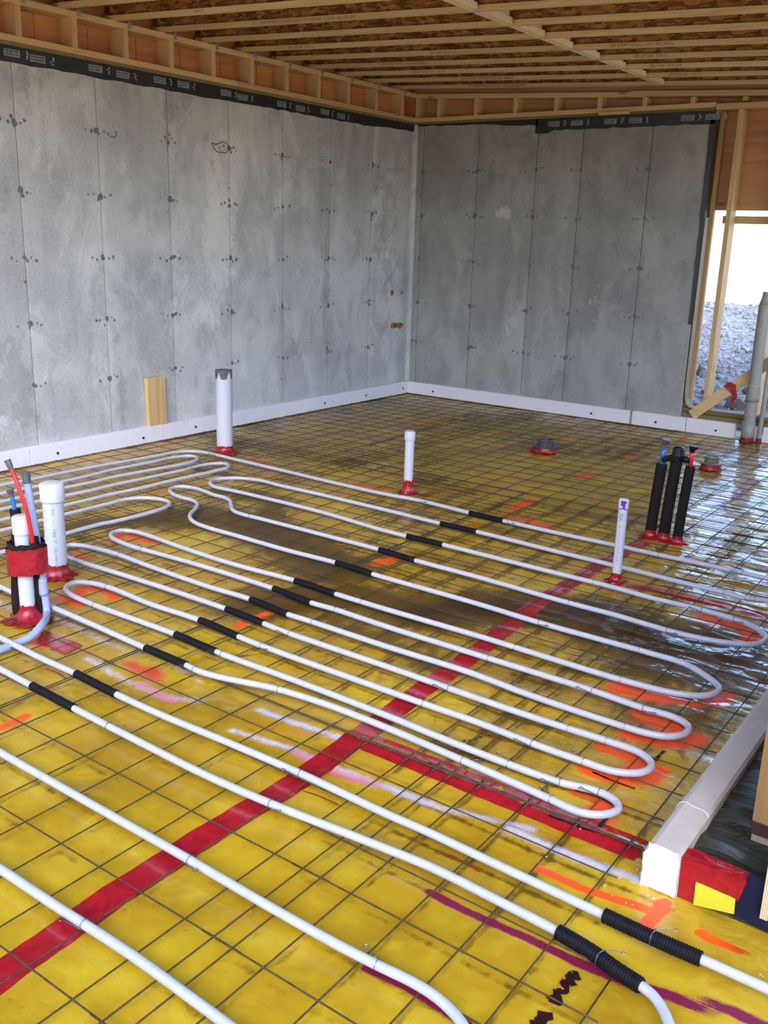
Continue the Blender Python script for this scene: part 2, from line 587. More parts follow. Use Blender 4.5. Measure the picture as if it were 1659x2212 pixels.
def text_mesh(body, size, align='LEFT'):
    cu = bpy.data.curves.new('t', 'FONT')
    cu.body = body
    cu.size = size
    cu.resolution_u = 2
    cu.align_x = align
    ob = bpy.data.objects.new('t', cu)
    C.objects.link(ob)
    dg = bpy.context.evaluated_depsgraph_get()
    dg.update()
    me = bpy.data.meshes.new_from_object(ob.evaluated_get(dg))
    bpy.data.objects.remove(ob)
    bpy.data.curves.remove(cu)
    me.materials.clear()
    return me
def text_warp(body, size, fn, align='LEFT'):
    me = text_mesh(body, size, align)
    for v in me.vertices:
        v.co = Vector(tuple(map(float, fn(v.co.x, v.co.y))))
    me.update()
    return me

# ================================================================== STRUCTURE
WT = 0.20                                # concrete wall thickness
ZC = 2.56                                # top of the concrete
PB, PT = 2.581, 2.617                    # sill plate on the concrete
def zjoist(x):
    return 2.83 - .0464 * x

# ---- left wall: concrete in form-board bays, framed knee wall above
wl = struct('wall_left', 'grey poured concrete wall on the left under a short framed knee wall')
mb = MB().box((-WT, -7.7, -.05), (-.012, .0, ZC))
part('backing', mb, 'joint', wl)
part('sill_seal', MB().box((-WT, -7.7, ZC), (.02, WT, PB)), 'treated', wl)
seams = [0.0, -.075] + [-.674 - .6096 * k for k in range(12)]
def concrete_panel(parent, axis, a, b, z0, z1, blooms=(), damps=(), nu=14, nv=44):
    """thin form-board bay as a grid carrying the bloom and damp attributes"""
    g = .0025
    us = np.linspace(a + g, b - g, nu)
    zs = np.linspace(z0, z1, nv)
    U, Z = np.meshgrid(us, zs)
    zero = np.zeros_like(U)
    edge = np.minimum(np.minimum(U - us[0], us[-1] - U), 1)
    D = np.where(edge < 1e-6, -.002, 0)
    P = np.stack([D, U, Z], -1) if axis == 'x' else np.stack([U, -D, Z], -1)
    if axis == 'y':
        P = np.stack([U, -D, Z], -1)
    v = P.reshape(-1, 3)
    f = []
    for j in range(nv - 1):
        for i in range(nu - 1):
            q = (j * nu + i, j * nu + i + 1, (j + 1) * nu + i + 1, (j + 1) * nu + i)
            f.append(q if axis == 'y' else q)
    # side returns so that each bay is a real slab
    n0 = len(v)
    back = v.copy()
    if axis == 'x':
        back[:, 0] = -.02
    else:
        back[:, 1] = .02
    ring = [i for i in range(nu)] + [j * nu + nu - 1 for j in range(1, nv)] + [(nv - 1) * nu + i for i in range(nu - 2, -1, -1)] + [j * nu for j in range(nv - 2, 0, -1)]
    v = np.vstack([v, back[ring]])
    m = len(ring)
    for k in range(m):
        f.append((ring[k], n0 + k, n0 + (k + 1) % m, ring[(k + 1) % m]))
    me = bpy.data.meshes.new('concrete_panel')
    me.from_pydata([tuple(map(float, p)) for p in v], [], f)
    for nm, lst in (('bloom', blooms), ('damp', damps)):
        val = np.zeros(len(v))
        uu = v[:, 1] if axis == 'x' else v[:, 0]
        for (cu, cz, ru, rz, s) in lst:
            val = np.maximum(val, s * np.exp(-((uu - cu) / ru) ** 2 - ((v[:, 2] - cz) / rz) ** 2))
        at = me.attributes.new(nm, 'FLOAT', 'POINT')
        at.data.foreach_set('value', val.astype(np.float32))
    me.update()
    return link('concrete_panel', me, 'concrete' if axis == 'x' else 'concrete_shaded', parent)
bl_left = [(-2.62, 1.5, .22, .75, 1.0), (-2.75, .95, .3, .25, .8), (-2.55, 2.2, .15, .25, .7), (-1.75, 1.25, .2, .2, .5), (-4.55, .35, .22, .22, .75), (-4.6, .8, .2, .12, .7),
           (-3.0, 1.1, .35, .5, .55), (-1.1, .7, .15, .2, .35), (-2.75, .4, .15, .3, .4), (-4.0, .95, .2, .15, .3)]
dm_left = [(-4.48, .45, .16, .3, 1.0), (-4.5, .78, .14, .15, .9), (-3.62, .35, .07, .8, .7), (-1.32, 1.1, .08, 1.2, .7), (-1.75, .55, .25, .25, .5), (-.4, 1.5, .35, 1.4, .55), (-4.6, 1.8, .3, .5, .5), (-3.1, 2.3, .07, .3, .8), (-4.28, 2.3, .08, .25, .7)]
for a, b in zip(seams[1:], seams[:-1]):
    concrete_panel(wl, 'x', a, b, 0.0, ZC, bl_left, dm_left)

# ---- back wall: concrete up to x = 2.86, stud wall beyond
wbk = struct('wall_back', 'grey concrete back wall with a framed end wall beside it at the right')
part('backing', MB().box((-WT, .012, -.05), (2.85, WT, ZC)), 'joint', wbk)
part('sill_seal', MB().box((-WT, -.02, ZC), (2.85, WT, PB)), 'treated', wbk)
xs = [0.0, .10, .71, 1.312, 1.744, 2.358, 2.857]
bl_back = [(1.02, 1.77, .10, .07, 1.15), (1.95, 1.0, .2, .35, .5), (1.15, .75, .18, .25, .55), (.35, .6, .15, .3, .4), (1.95, 1.75, .2, .15, .2), (.32, 1.9, .12, .25, .4), (.3, .35, .1, .12, .5)]
dm_back = [(1.36, .9, .05, 1.3, 1.0), (1.70, 1.4, .05, 1.1, .8), (.5, 2.0, .3, .4, .5), (.9, 2.25, .3, .25, .5), (2.5, .9, .22, .05, 1.0), (2.42, 2.3, .1, .07, .9), (1.05, .85, .12, .2, .7), (2.2, .4, .3, .3, .4), (2.6, .3, .3, .3, .5), (1.2, 2.2, .1, .2, .6)]
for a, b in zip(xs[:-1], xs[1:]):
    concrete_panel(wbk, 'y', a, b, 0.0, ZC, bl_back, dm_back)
part('corner_fillet', MB().add([(.0, -.03, 0), (.03, 0, 0), (0, 0, 0), (.0, -.03, ZC), (.03, 0, ZC), (0, 0, ZC)],
     [(0, 1, 4, 3), (1, 2, 5, 4), (2, 0, 3, 5), (0, 2, 1), (3, 4, 5)]), 'concrete', wbk)
part('end_face', MB().box((2.851, .0, 0), (2.858, WT, ZC)), 'concrete', wbk)

# form-tie scars: broken-out pocks and nail-head rings beside every seam
def scars(parent, axis, seam_list, rows):
    mb = MB()
    def blob(u, z, r, h=.0012, n=9):
        ph = [random.uniform(.65, 1.25) for _ in range(n)]
        ring = [(u + r * ph[k] * math.cos(2 * math.pi * k / n), z + r * 1.1 * ph[k] * math.sin(2 * math.pi * k / n)) for k in range(n)]
        if axis == 'x':
            vs = [(h, u, z)] + [(h * .4, p, q) for p, q in ring]
        else:
            vs = [(u, -h, z)] + [(p, -h * .4, q) for p, q in ring]
        mb.add(vs, [(0, 1 + k, 1 + (k + 1) % n) for k in range(n)])
    for s in seam_list:
        for z in rows:
            blob(s + random.uniform(-.008, .008), z + random.uniform(-.012, .012), random.uniform(.014, .024))
            if random.random() < .6:
                blob(s + random.uniform(-.03, .03), z + random.uniform(-.03, .03), random.uniform(.008, .016))
            for d in (-.095, -.05, .045, .075):
                if random.random() < .8:
                    blob(s + d + random.uniform(-.012, .012), z + random.uniform(-.018, .018), random.uniform(.006, .012))
        for _ in range(4):
            if random.random() < .6:
                blob(s + random.uniform(-.03, .03), random.uniform(.3, 2.3), random.uniform(.005, .012))
    o = part('tie_scars', mb, 'mark', parent)
    o['kind'] = 'stuff'
rows = [.515, .921, 1.325, 1.732, 2.138]
scars(wl, 'x', seams[2:12], rows)
scars(wbk, 'y', xs[1:-1], rows)
# ragged crack outlines left of the fourth seam
def crack(pts, parent):
    P = [onx(a, b, .0015) for a, b in pts]
    part('crack', MB().tube(spline(P, .01), [.004 * random.uniform(.5, 1.3) for _ in spline(P, .01)], 5), 'mark', parent)
crack([(457, 309), (466, 312), (474, 309), (487, 307), (492, 315), (489, 330), (480, 329), (470, 328), (462, 320), (457, 309)], wl)
crack([(236, 294), (246, 297), (252, 290), (249, 284)], wl)
for px, py, m_, rx in ((847, 632, 'rust_plug', .027), (868, 632, 'grey_plug', .022)):
    P = onx(px, py)
    part('pipe_plug', MB().lathe(P - [0.004, 0, 0], [(rx, 0), (rx, .006), (rx * .6, .005)], 14, (1, 0, 0), .15, int(px)), m_, wl)
P = onx(855, 703)
mbp = MB()
for k, (dy, r) in enumerate(((-.06, .028), (-.03, .03), (0, .026), (.035, .024), (.07, .03), (.10, .02))):
    mbp.lathe(P + [-.004, dy, random.uniform(-.006, .006)], [(r, 0), (r, .007 + .001 * k), (r * .6, .009)], 12, (1, 0, 0), .2, k)
part('pipe_plug', mbp, 'rust_plug', wl, label='long rust brown plugged slot in the concrete')

# membrane along the wall top, printed with pale blocks
def ragged_strip(parent, axis, u0, u1, zt, lo, name='flashing_membrane', h=.004, step=.08, m='membrane'):
    us = np.linspace(u0, u1, int(round((u1 - u0) / step)) + 1)
    vs, fs = [], []
    for u in us:
        zb = lo(u) + random.uniform(-.006, .006)
        for z in (zb, zt):
            for d in (0.0, h):
                vs.append((d, u, z) if axis == 'x' else (u, -d, z))
    for i in range(len(us) - 1):
        a, b = 4 * i, 4 * (i + 1)
        fs += [(a + 1, b + 1, b + 3, a + 3), (a, a + 1, a + 3, a + 2) if i == 0 else (a, b, b + 1, a + 1), (a, b, b + 1, a + 1), (a + 2, a + 3, b + 3, b + 2)]
    return part(name, MB().add(vs, fs), m, parent)
ragged_strip(wl, 'x', -7.7, -2.52, 2.56, lambda u: 2.47)
ragged_strip(wl, 'x', -2.52, -.02, 2.56, lambda u: 2.475 + .028 * max(0, (u + .9) / .9))
ragged_strip(wbk, 'y', 0.03, 1.30, 2.56, lambda u: 2.545 - (.0 if u < .7 else .035 * min(1, (u - .7) / .4)))
ragged_strip(wbk, 'y', 1.28, 2.86, 2.562, lambda u: 2.44 if u < 1.45 else 2.462, step=.06)
def vert_strip(parent):
    zs = np.arange(.9, 2.56, .08)
    mb = MB()
    vs, fs = [], []
    for z in zs:
        w = .030 + random.uniform(-.004, .004) + .012 * min(1, max(0, (z - 1.4)))
        vs += [(2.862 - w, -.004, z), (2.866, -.004, z), (2.866, .1, z)]
    for i in range(len(zs) - 1):
        a = 3 * i
        fs += [(a, a + 1, a + 4, a + 3), (a + 1, a + 2, a + 5, a + 4)]
    part('flashing_membrane', mb.add(vs, fs), 'membrane', parent)
vert_strip(wbk)
def membrane_print(parent, axis, u, z, w=.11, h=.042):
    d = .0062
    q = (lambda a, b: (d, a, b)) if axis == 'x' else (lambda a, b: (a, -d, b))
    part('membrane_label', MB().add([q(u, z), q(u + w, z), q(u + w, z + h), q(u, z + h)], [(0, 1, 2, 3)]), 'label', parent)
    d = .0070
    m2 = MB()
    for r_ in range(2):
        x = u + .008
        while x < u + w - .02:
            L = random.uniform(.006, .018)
            zz = z + h * (.25 + .4 * r_)
            m2.add([q(x, zz), q(x + L, zz), q(x + L, zz + .006), q(x, zz + .006)], [(0, 1, 2, 3)])
            x += L + .005
    part('membrane_lettering', m2, 'membrane', parent)
    m3 = MB()
    for k in range(4):
        x = u + w + .03 + random.uniform(0, .02)
        zz = z + k * .012
        m3.add([q(x, zz), q(x + .012, zz), q(x + .016, zz + .009), q(x + .003, zz + .009)], [(0, 1, 2, 3)])
    part('membrane_icon', m3, 'labelwhite', parent)
for px, py in ((25, 132), (80, 127), (205, 148), (264, 160), (344, 174), (395, 185), (487, 203), (523, 208), (608, 224), (648, 231), (701, 241), (736, 248)):
    P = onx(px, py, .006)
    membrane_print(wl, 'x', P[1] - .05, 2.495 + random.uniform(-.006, .01))
for px, py in ((1195, 270), (1245, 262), (1318, 258), (1372, 255), (1485, 247), (1538, 247)):
    P = ony(px, py, -.006)
    membrane_print(wbk, 'y', P[0] - .05, 2.492)
# knee wall on the left: plates, studs at 16 inches, orange sheathing
FX = .035                                # plates stand a little proud of the concrete
def rail(parent, name, a, b, m):
    o = part(name, MB().box(a, b), m, parent)
    return bevel(o, .002, 1)
for y0, y1 in ((-7.7, -5.4), (-5.397, -2.43), (-2.427, -.04)):
    rail(wl, 'bottom_plate', (-.105, y0, PB), (FX, y1, PT), 'ly')
for y0, y1 in ((-7.7, -6.1), (-6.097, -2.32), (-2.317, -.03)):
    rail(wl, 'top_plate', (-.105, y0, 2.790), (FX, y1, 2.828), 'ly')
stud_me = None
ys = [-.282 - .4 * k for k in range(19)]
for k, y in enumerate(ys):
    if stud_me is None:
        o = part('stud', MB().box((-.105, -.019, PT), (FX, .019, 2.790)), 'lz', wl)
        stud_me = o.data
    else:
        o = link('stud', stud_me, 'lz', wl)
    o.location = (random.uniform(-.003, .003), y, 0)
prev = .12
for k, y in enumerate(ys[:16]):
    mid_ = (y + prev) / 2
    part('sheathing_panel', MB().box((-.122, y - .0, PT - .03), (-.106, mid_ - .001, 2.84)), 'orange_ply', wl)
    part('sheathing_panel', MB().box((-.122, mid_ + .001, PT - .03), (-.106 + .003, prev, 2.84)), 'orange_ply', wl)
    prev = y
clip_me = None
for k in range(18):
    y = -.246 - .4 * k
    if clip_me is None:
        mb = MB().box((FX, -.014, 2.800), (FX + .003, .014, 2.842)).box((FX, -.002, 2.828), (FX + .02, .0, 2.85)).box((FX + .003, -.010, 2.806), (FX + .007, -.002, 2.816))
        o = part('metal_clip', mb, 'galv', wl)
        clip_me = o.data
    else:
        o = link('metal_clip', clip_me, 'galv', wl)
    o.location = (0, y, 0)
part('corner_post', MB().box((-.105, -.028, PT), (-.002, .122, 2.86)), 'orange_ply', wl)
part('corner_post', MB().box((-.20, .06, 2.5), (.0, .14, 2.9)), 'orange_ply', wl)
# knee wall on the back: top plate falls with the deck
def sloped(parent, name, x0, x1, y0, y1, dz0, dz1, m):
    P = [(x0, y0, zjoist(x0) + dz0), (x1, y0, zjoist(x1) + dz0), (x1, y1, zjoist(x1) + dz0), (x0, y1, zjoist(x0) + dz0),
         (x0, y0, zjoist(x0) + dz1), (x1, y0, zjoist(x1) + dz1), (x1, y1, zjoist(x1) + dz1), (x0, y1, zjoist(x0) + dz1)]
    return bevel(part(name, MB().hexa(P), m, parent), .002, 1)
FY = -.035
rail(wbk, 'bottom_plate', (.0, FY, PB), (2.86, .105, PT), 'lx')
rail(wbk, 'bottom_plate', (2.863, FY, PB - .02), (5.2, .14, PT - .012), 'lx')
sloped(wbk, 'top_plate', 0.0, 2.27, FY, .105, -.040, 0, 'lx')
sloped(wbk, 'top_plate', 2.15, 5.2, FY - .012, .105, -.036, .006, 'lx')
bx = [.03, .276, .677, 1.08, 1.478, 1.88, 2.275, 2.673, 3.08]
for x in bx:
    z1 = zjoist(x) - .040
    bevel(part('stud', MB().box((x - .019, FY, PT), (x + .019, .105, z1)), 'lz', wbk), .002, 1)
for a, b in zip(bx[:-1], bx[1:]):
    mid_ = (a + b) / 2 - .06
    for p, q, d in ((a, mid_ - .001, 0), (mid_ + .001, b, .003)):
        part('sheathing_panel', MB().box((p, .106 - d, PT - .03), (q, .122, zjoist((p + q) / 2) + .03)), 'orange_plx', wbk)
rail(wbk, 'splice_block', (1.89, FY - .022, 2.560), (2.16, FY - .002, 2.585), 'lx')
# end wall at the right: full-height studs, sheathing over an open window
rail(wbk, 'sill_plate', (2.86, .0, .125), (5.2, .14, .163), 'treated')
rail(wbk, 'sill_plate', (2.86, .012, .166), (5.2, .14, .204), 'treated')
end_studs = [(2.884, .1), (3.05, .0), (3.456, .0), (3.862, .0), (4.268, .0), (4.674, .0), (5.08, .0)]
for x, y in end_studs:
    bevel(part('stud', MB().box((x - .019, y, .204), (x + .019, .14, 2.561)), 'lz', wbk), .002, 1)
sx = [2.86, 3.05, 3.456, 3.862, 4.268, 4.674, 5.2]
for a, b in zip(sx[:-1], sx[1:]):
    part('sheathing_panel', MB().box((a + .001, .1405, 1.815), (b - .001, .153, 2.362)), 'orange_plx', wbk)
    part('sheathing_panel', MB().box((a, .1535, 2.30), (b, .16, 2.95)), 'orange_plx', wbk)
    part('sheathing_panel', MB().box((a + .001, .1405, 2.363), (b - .001, .151, 2.6)), 'orange_plx', wbk)
rail(wbk, 'window_nailer', (2.965, .145, 1.713), (5.2, .185, 1.773), 'lx')
# tan strip curling at the foot of the wall end
mbt = MB()
path = [(2.872, z) for z in np.linspace(1.75, .42, 12)] + [(2.874, .34), (2.882, .27), (2.90, .225), (2.93, .207), (2.97, .205)]
vs, fs = [], []
for (x, z) in path:
    vs += [(x, -.012, z), (x, .085, z), (x + .006, -.012, z + .006), (x + .006, .085, z + .006)]
for i in range(len(path) - 1):
    a, b = 4 * i, 4 * i + 4
    fs += [(a, a + 1, b + 1, b), (a + 2, b + 2, b + 3, a + 3), (a, b, b + 2, a + 2), (a + 1, a + 3, b + 3, b + 1)]
part('sill_strip', mbt.add(vs, fs), 'tan', wbk)

# ---- right wall (outside the frame) and the doorway end that shows at the right edge
wr = struct('wall_right', 'framed wall end standing on a low curb at the right edge')
part('sheathing_panel', MB().box((5.20, -5.80, .145), (5.215, -4.9, 2.6)), 'orange_ply', wr)
part('sheathing_panel', MB().box((5.20, -4.9, .145), (5.215, .15, .75)), 'orange_ply', wr)
rail(wr, 'sill_plate', (5.068, -5.80, .108), (5.208, .0, .145), 'brown_plate')
rail(wr, 'foam_gasket', (5.070, -5.795, .085), (5.206, .0, .107), 'tan')
for k, y in enumerate([-5.781 + .406 * j for j in range(14)]):
    part('stud', MB().box((5.068, y - .019, .146), (5.199, y + .019, zjoist(5.1) - .02)), 'post', wr)

# ---- ceiling: sloping deck of I-joists under a strand-board floor
ce = struct('ceiling', 'sloping deck of wooden I-joists under strand board')
X0, X1, JD = -.10, 5.6, .30
YE = -6.7                               # open front edge of the deck
def slab(x0, x1, y0, y1, d0, d1):
    return MB().hexa([(x0, y0, zjoist(x0) + d0), (x1, y0, zjoist(x1) + d0), (x1, y1, zjoist(x1) + d0), (x0, y1, zjoist(x0) + d0),
                      (x0, y0, zjoist(x0) + d1), (x1, y0, zjoist(x1) + d1), (x1, y1, zjoist(x1) + d1), (x0, y1, zjoist(x0) + d1)])
k = 0
for y0 in np.arange(YE, .1, 1.22):
    for x0 in np.arange(X0 - (.6 if k % 2 else 0), X1, 2.44):
        a, b = max(X0, x0), min(X1, x0 + 2.438)
        if b > a:
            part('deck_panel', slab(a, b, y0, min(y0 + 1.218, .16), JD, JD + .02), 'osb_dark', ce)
    k += 1
JY = [-.37 - .4 * k for k in range(23) if -.37 - .4 * k > YE + .1]
part('rim_board', slab(X0, X1, .02, .06, 0, JD), 'orange_plx', ce)
part('rim_board', MB().hexa([(-.10, YE, 2.83), (-.06, YE, 2.83), (-.06, .02, 2.83), (-.10, .02, 2.83), (-.10, YE, 3.13), (-.06, YE, 3.13), (-.06, .02, 3.13), (-.10, .02, 3.13)]), 'orange_ply', ce)
m_bot = slab(X0 + .05, X1, -.023, .023, 0, .027).mesh('bottom_flange')
m_top = slab(X0 + .05, X1, -.023, .023, JD - .027, JD).mesh('top_flange')
m_web = slab(X0 + .05, X1, -.006, .006, .027, JD - .027).mesh('web')
MT['block'] = lumber('lit_block', 1, (.74, .58, .34), (.92, .78, .52))  # blocking lightened: light from the right put into the wood colour
m_blkw = MB().hexa([(-.006, .03, .036), (.006, .03, .036), (.006, .37, .036), (-.006, .37, .036), (-.006, .03, JD - .036), (.006, .03, JD - .036), (.006, .37, JD - .036), (-.006, .37, JD - .036)]).mesh('block_web')
m_blkf = MB().box((-.029, .03, .002), (.029, .37, .036)).mesh('block_flange')
texts = {0: [('SFI CERTIFIED SOURCING SFI-00008', .8)], 1: [('SFI CERTIFIED SOURCING SFI-00008', .9), ('02-27-20  13:12', 2.75)],
         2: [('USSA 02-27-20  13:12', .75), ('TJI 230  ICC-ES', 2.75)], 3: [('SFI CERTIFIED SOURCING', .75), ('02-27-20  13:12', 2.8)],
         4: [('TJI 230  ICC-ES', 1.45), ('SFI CERTIFIED SOURCING', 2.8)], 5: [('02-27-20  13:12', .5)],
         7: [('SFI CERTIFIED SOURCING SFI-00008  USSA  02-27-20', .9)], 8: [('13:12', .8)], 9: [('USSA  SFI-00008', .8)], 11: [('TJI 230  ICC-ES  SFI', 1.0)]}
for k, y in enumerate(JY):
    j = bpy.data.objects.new('joist', None)
    C.objects.link(j)
    j.parent = ce
    j.location = (0, y, random.uniform(-.002, .002))
    link('bottom_flange', m_bot, 'flange', j)
    link('top_flange', m_top, 'flange', j)
    link('web', m_web, 'osb', j)
    for body, x0 in texts.get(k, []):
        me = text_warp(body, .029, lambda a, b, x0=x0: (x0 + a * 1.25, -.0236, zjoist(x0 + a * 1.25) + .003 + b * .85))
        link('stencil', me, 'ink', j)
    if k > 0:
        b = bpy.data.objects.new('blocking', None)
        C.objects.link(b)
        b.parent = ce
        b.location = (2.54 + random.uniform(-.012, .012), y, zjoist(2.54))
        o = link('flange', m_blkf, 'block', b)
        link('web', m_blkw, 'block', b)
part('blocking_panel', slab(2.56, 3.12, -.345, -.335, .0, .05), 'flange', ce)

# ---- foam edging along both walls
bs = struct('baseboard_left', 'white foam edge strip along the foot of the left wall')
bb = struct('baseboard_back', 'white foam edge strip along the foot of the back wall')
FZ = .122
cuts = [-.052, fl(773, 870)[1], fl(358, 952)[1], fl(64, 1006)[1], -7.0, -7.7]
for a, b in zip(cuts[1:], cuts[:-1]):
    o = part('foam_strip', MB().box((.001, a + .0015, .0), (.05 + random.uniform(-.001, .002), b - .0015, FZ)), 'foam', bs)
    bevel(o, .003, 2)
for px, py in ((125, 979), (310, 946), (423, 922), (702, 871), (791, 854), (871, 839)):
    P = onx(px, py, .053)
    part('screw', MB().lathe(P - [.004, 0, 0], [(.010, 0), (.010, .005), (.005, .0065)], 10, (1, 0, 0)), 'screw', bs)
c2 = [.001, ony(1363, 900, -.05)[0] - .012, ony(1481, 920, -.05)[0], 3.340]
for i, (a, b) in enumerate(zip(c2[:-1], c2[1:])):
    bevel(part('foam_strip', MB().box((a + (.0015 if i != 1 else .02), -.05, 0), (b - .0015, -.001, FZ + .003 * i)), 'foam', bb), .003, 2)
part('foam_strip', MB().box((c2[1] - .001, -.047, 0), (c2[1] + .019, -.001, FZ - .004)), 'tan', bb, label='tan wooden spacer between foam strips')
for a, b in ((3.476, 3.512), (3.562, 5.06)):
    bevel(part('foam_strip', MB().box((a, -.05, 0), (b, -.001, FZ + .006)), 'foam', bb), .003, 2)
for px, py in ((935, 846), (1277, 893), (1416, 912), (1546, 930)):
    P = ony(px, py, -.053)
    part('screw', MB().lathe(P + [0, .004, 0], [(.010, 0), (.010, .005), (.005, .0065)], 10, (0, -1, 0)), 'screw', bb)
me = text_warp('L', .03, lambda a, b: (ony(1481, 925, -.0525)[0] - .01 + a, -.0525, .06 + b))
link('pencil_mark', me, 'printdark', bb)

# ---- floor: yellow vapour barrier with wrinkles, dried mud and spray paint
xsf = np.concatenate([np.linspace(-.1, 0, 2)[:-1], np.arange(0, 5.08, .0105), np.linspace(5.2, 8, 10)])
ysf = np.concatenate([np.linspace(-9.8, -7.5, 10)[:-1], np.arange(-7.5, -5.2, .0085), np.arange(-5.2, .02, .0125), [.1]])
GX, GY = np.meshgrid(xsf, ysf)
wrk = np.clip(.10 + .9 / (1 + np.exp(-(GX - 3.65 + .12 * (GY + 3)) * 3.2)) * np.clip((GY + 6.4) / 1.6, 0, 1), .08, 1)
wrk = np.maximum(wrk, .25 * np.exp(-((GX - 2.6) / 1.0) ** 2 - ((GY + 4.6) / .9) ** 2))
n1 = fbm(GX * 2.0, GY * 5.5, 3, 4)
n2 = np.abs(fbm(GX * 3.5 + .8 * n1, GY * 11, 9, 4) - .5) * 2
n3 = fbm((GX + .6 * GY) * 2.2, (GY - .5 * GX) * 5.0, 71, 3)
GZ = -.005 + .006 * (fbm(GX * 1.6, GY * 1.6, 21, 3) - .5) + .010 * (n3 - .5) + wrk * (.016 * (n1 - .5) + .016 * (.5 - n2))
inside = (GX < 5.1) & (GY > -7.5)
GZ = np.where(inside, GZ, -.004)
# rounded fold in the sheet under the red tape that runs to the foam kerb
def segdist(px, py, A, B):
    d = B - A
    t = np.clip(((px - A[0]) * d[0] + (py - A[1]) * d[1]) / (d @ d + 1e-12), 0, 1)
    return np.hypot(px - A[0] - t * d[0], py - A[1] - t * d[1]), t
GZ += .007 * np.exp(-((GY + 5.885) / .022) ** 2) * ((GX > 3.7) & (GX < 4.9))
GZ += .005 * np.exp(-((GY + 6.02 + .0 * GX) / .02) ** 2) * ((GX > 4.0) & (GX < 4.9))
def crease(pts, w, h):
    global GZ
    P = [fl(*p)[:2] for p in pts]
    dm = np.full(GX.shape, 9.0)
    for A, B in zip(P[:-1], P[1:]):
        d, _ = segdist(GX, GY, A, B)
        dm = np.minimum(dm, d)
    GZ = GZ + h * np.exp(-(dm / w) ** 2)
PAINT = np.zeros(GX.shape + (3,))
PA = np.zeros(GX.shape)
MUD = np.zeros(GX.shape)
def paint(pts, w, col, s=1.0, taper=True):
    global PA
    P = [fl(*p)[:2] for p in pts]
    dm = np.full(GX.shape, 9.0)
    for A, B in zip(P[:-1], P[1:]):
        d, _ = segdist(GX, GY, A, B)
        dm = np.minimum(dm, d)
    soft = .32
    if col is LV:
        s, w, soft = s * .78, w * 1.25, .6
    a = s / (1 + np.exp(np.clip((dm - w) / (w * soft), -30, 30)))
    m = a > .004
    k = (a / (a + PA + 1e-9))[m][:, None]
    PAINT[m] = PAINT[m] * (1 - k) + np.array(col) * k
    PA = np.maximum(PA, np.minimum(a, 1.3))
def mud(pts, w, s=1.0):
    global MUD
    P = [fl(*p)[:2] for p in pts]
    dm = np.full(GX.shape, 9.0)
    for A, B in zip(P[:-1], P[1:]):
        d, _ = segdist(GX, GY, A, B)
        dm = np.minimum(dm, d)
    MUD = np.maximum(MUD, s * np.exp(-(dm / (w * 1.25)) ** 2))
OR = (.78, .075, .006)
ORB = (1.0, .075, .003)
RO = (.55, .05, .02)
LV = (.50, .48, .60)
CR = (.16, .004, .030)
for pts, w, s in (([(248, 1166), (262, 1153), (330, 1168)], .035, .6), ([(152, 1296), (180, 1270), (230, 1272), (248, 1287)], .030, .85),
                  ([(130, 1290), (172, 1305)], .03, .7), ([(150, 1192), (190, 1202)], .03, .5), ([(70, 1378), (100, 1386)], .04, .7),
                  ([(0, 1570), (55, 1545)], .02, .7), ([(515, 1352), (540, 1335), (592, 1318)], .022, .7), ([(812, 1217), (850, 1205)], .03, .7),
                  ([(762, 1044), (830, 1054)], .035, .6), ([(545, 990), (590, 1001)], .03, .6), ([(1112, 1096), (1150, 1078)], .035, .75),
                  ([(1250, 1031), (1276, 1022)], .035, .75), ([(1360, 988), (1371, 984)], .03, .8), ([(1088, 1110), (1190, 1138)], .028, .7),
                  ([(1480, 1214), (1550, 1226)], .03, .7), ([(360, 955), (388, 956)], .035, .6), ([(1005, 1140), (1030, 1136)], .03, .5),
                  ([(1460, 945), (1500, 938)], .03, .6)):
    paint(pts, w, OR, s)
for pts, w, s in (([(1525, 1335), (1600, 1350), (1636, 1378), (1600, 1388)], .04, .75), ([(1340, 1485), (1440, 1508), (1540, 1512), (1560, 1500)], .045, .85),
                  ([(1385, 1540), (1450, 1562), (1478, 1580), (1440, 1584)], .035, .8), ([(1360, 1585), (1440, 1602), (1510, 1592)], .04, .7),
                  ([(1310, 1612), (1375, 1634), (1398, 1650), (1370, 1660)], .035, .75), ([(1270, 1660), (1330, 1682), (1400, 1682), (1425, 1660)], .035, .7),
                  ([(1245, 1705), (1300, 1722), (1328, 1738), (1290, 1750)], .03, .75), ([(1180, 1735), (1260, 1770), (1320, 1775)], .03, .5),
                  ([(1380, 1560), (1470, 1560)], .06, .35), ([(1250, 1480), (1330, 1500)], .03, .5), ([(1040, 1660), (1180, 1730)], .035, .35)):
    paint(pts, w, OR, s)
for pts, w, s in (([(640, 1622), (690, 1655), (810, 1690)], .016, .7), ([(280, 1432), (340, 1462), (330, 1445)], .035, .55), ([(298, 1472), (372, 1512)], .018, .7), ([(540, 1560), (700, 1590)], .018, .35), ([(700, 1630), (980, 1700)], .02, .3)):
    paint(pts, w, RO, s)
for pts, w, s in (([(110, 1330), (210, 1375), (290, 1410)], .020, .5), ([(190, 1420), (260, 1460), (350, 1500), (430, 1512)], .018, .6), ([(330, 1400), (430, 1470)], .018, .45),
                  ([(560, 1532), (640, 1560), (760, 1600), (900, 1650)], .013, .75), ([(500, 1575), (620, 1610), (740, 1660), (900, 1720)], .012, .7),
                  ([(860, 1708), (960, 1745), (1150, 1790)], .012, .7), ([(1100, 1790), (1240, 1850), (1390, 1905)], .014, .8), ([(0, 1300), (40, 1320)], .025, .5),
                  ([(1080, 1800), (1250, 1850)], .03, .3), ([(780, 1000), (840, 1030)], .03, .3)):
    paint(pts, w, LV, s)
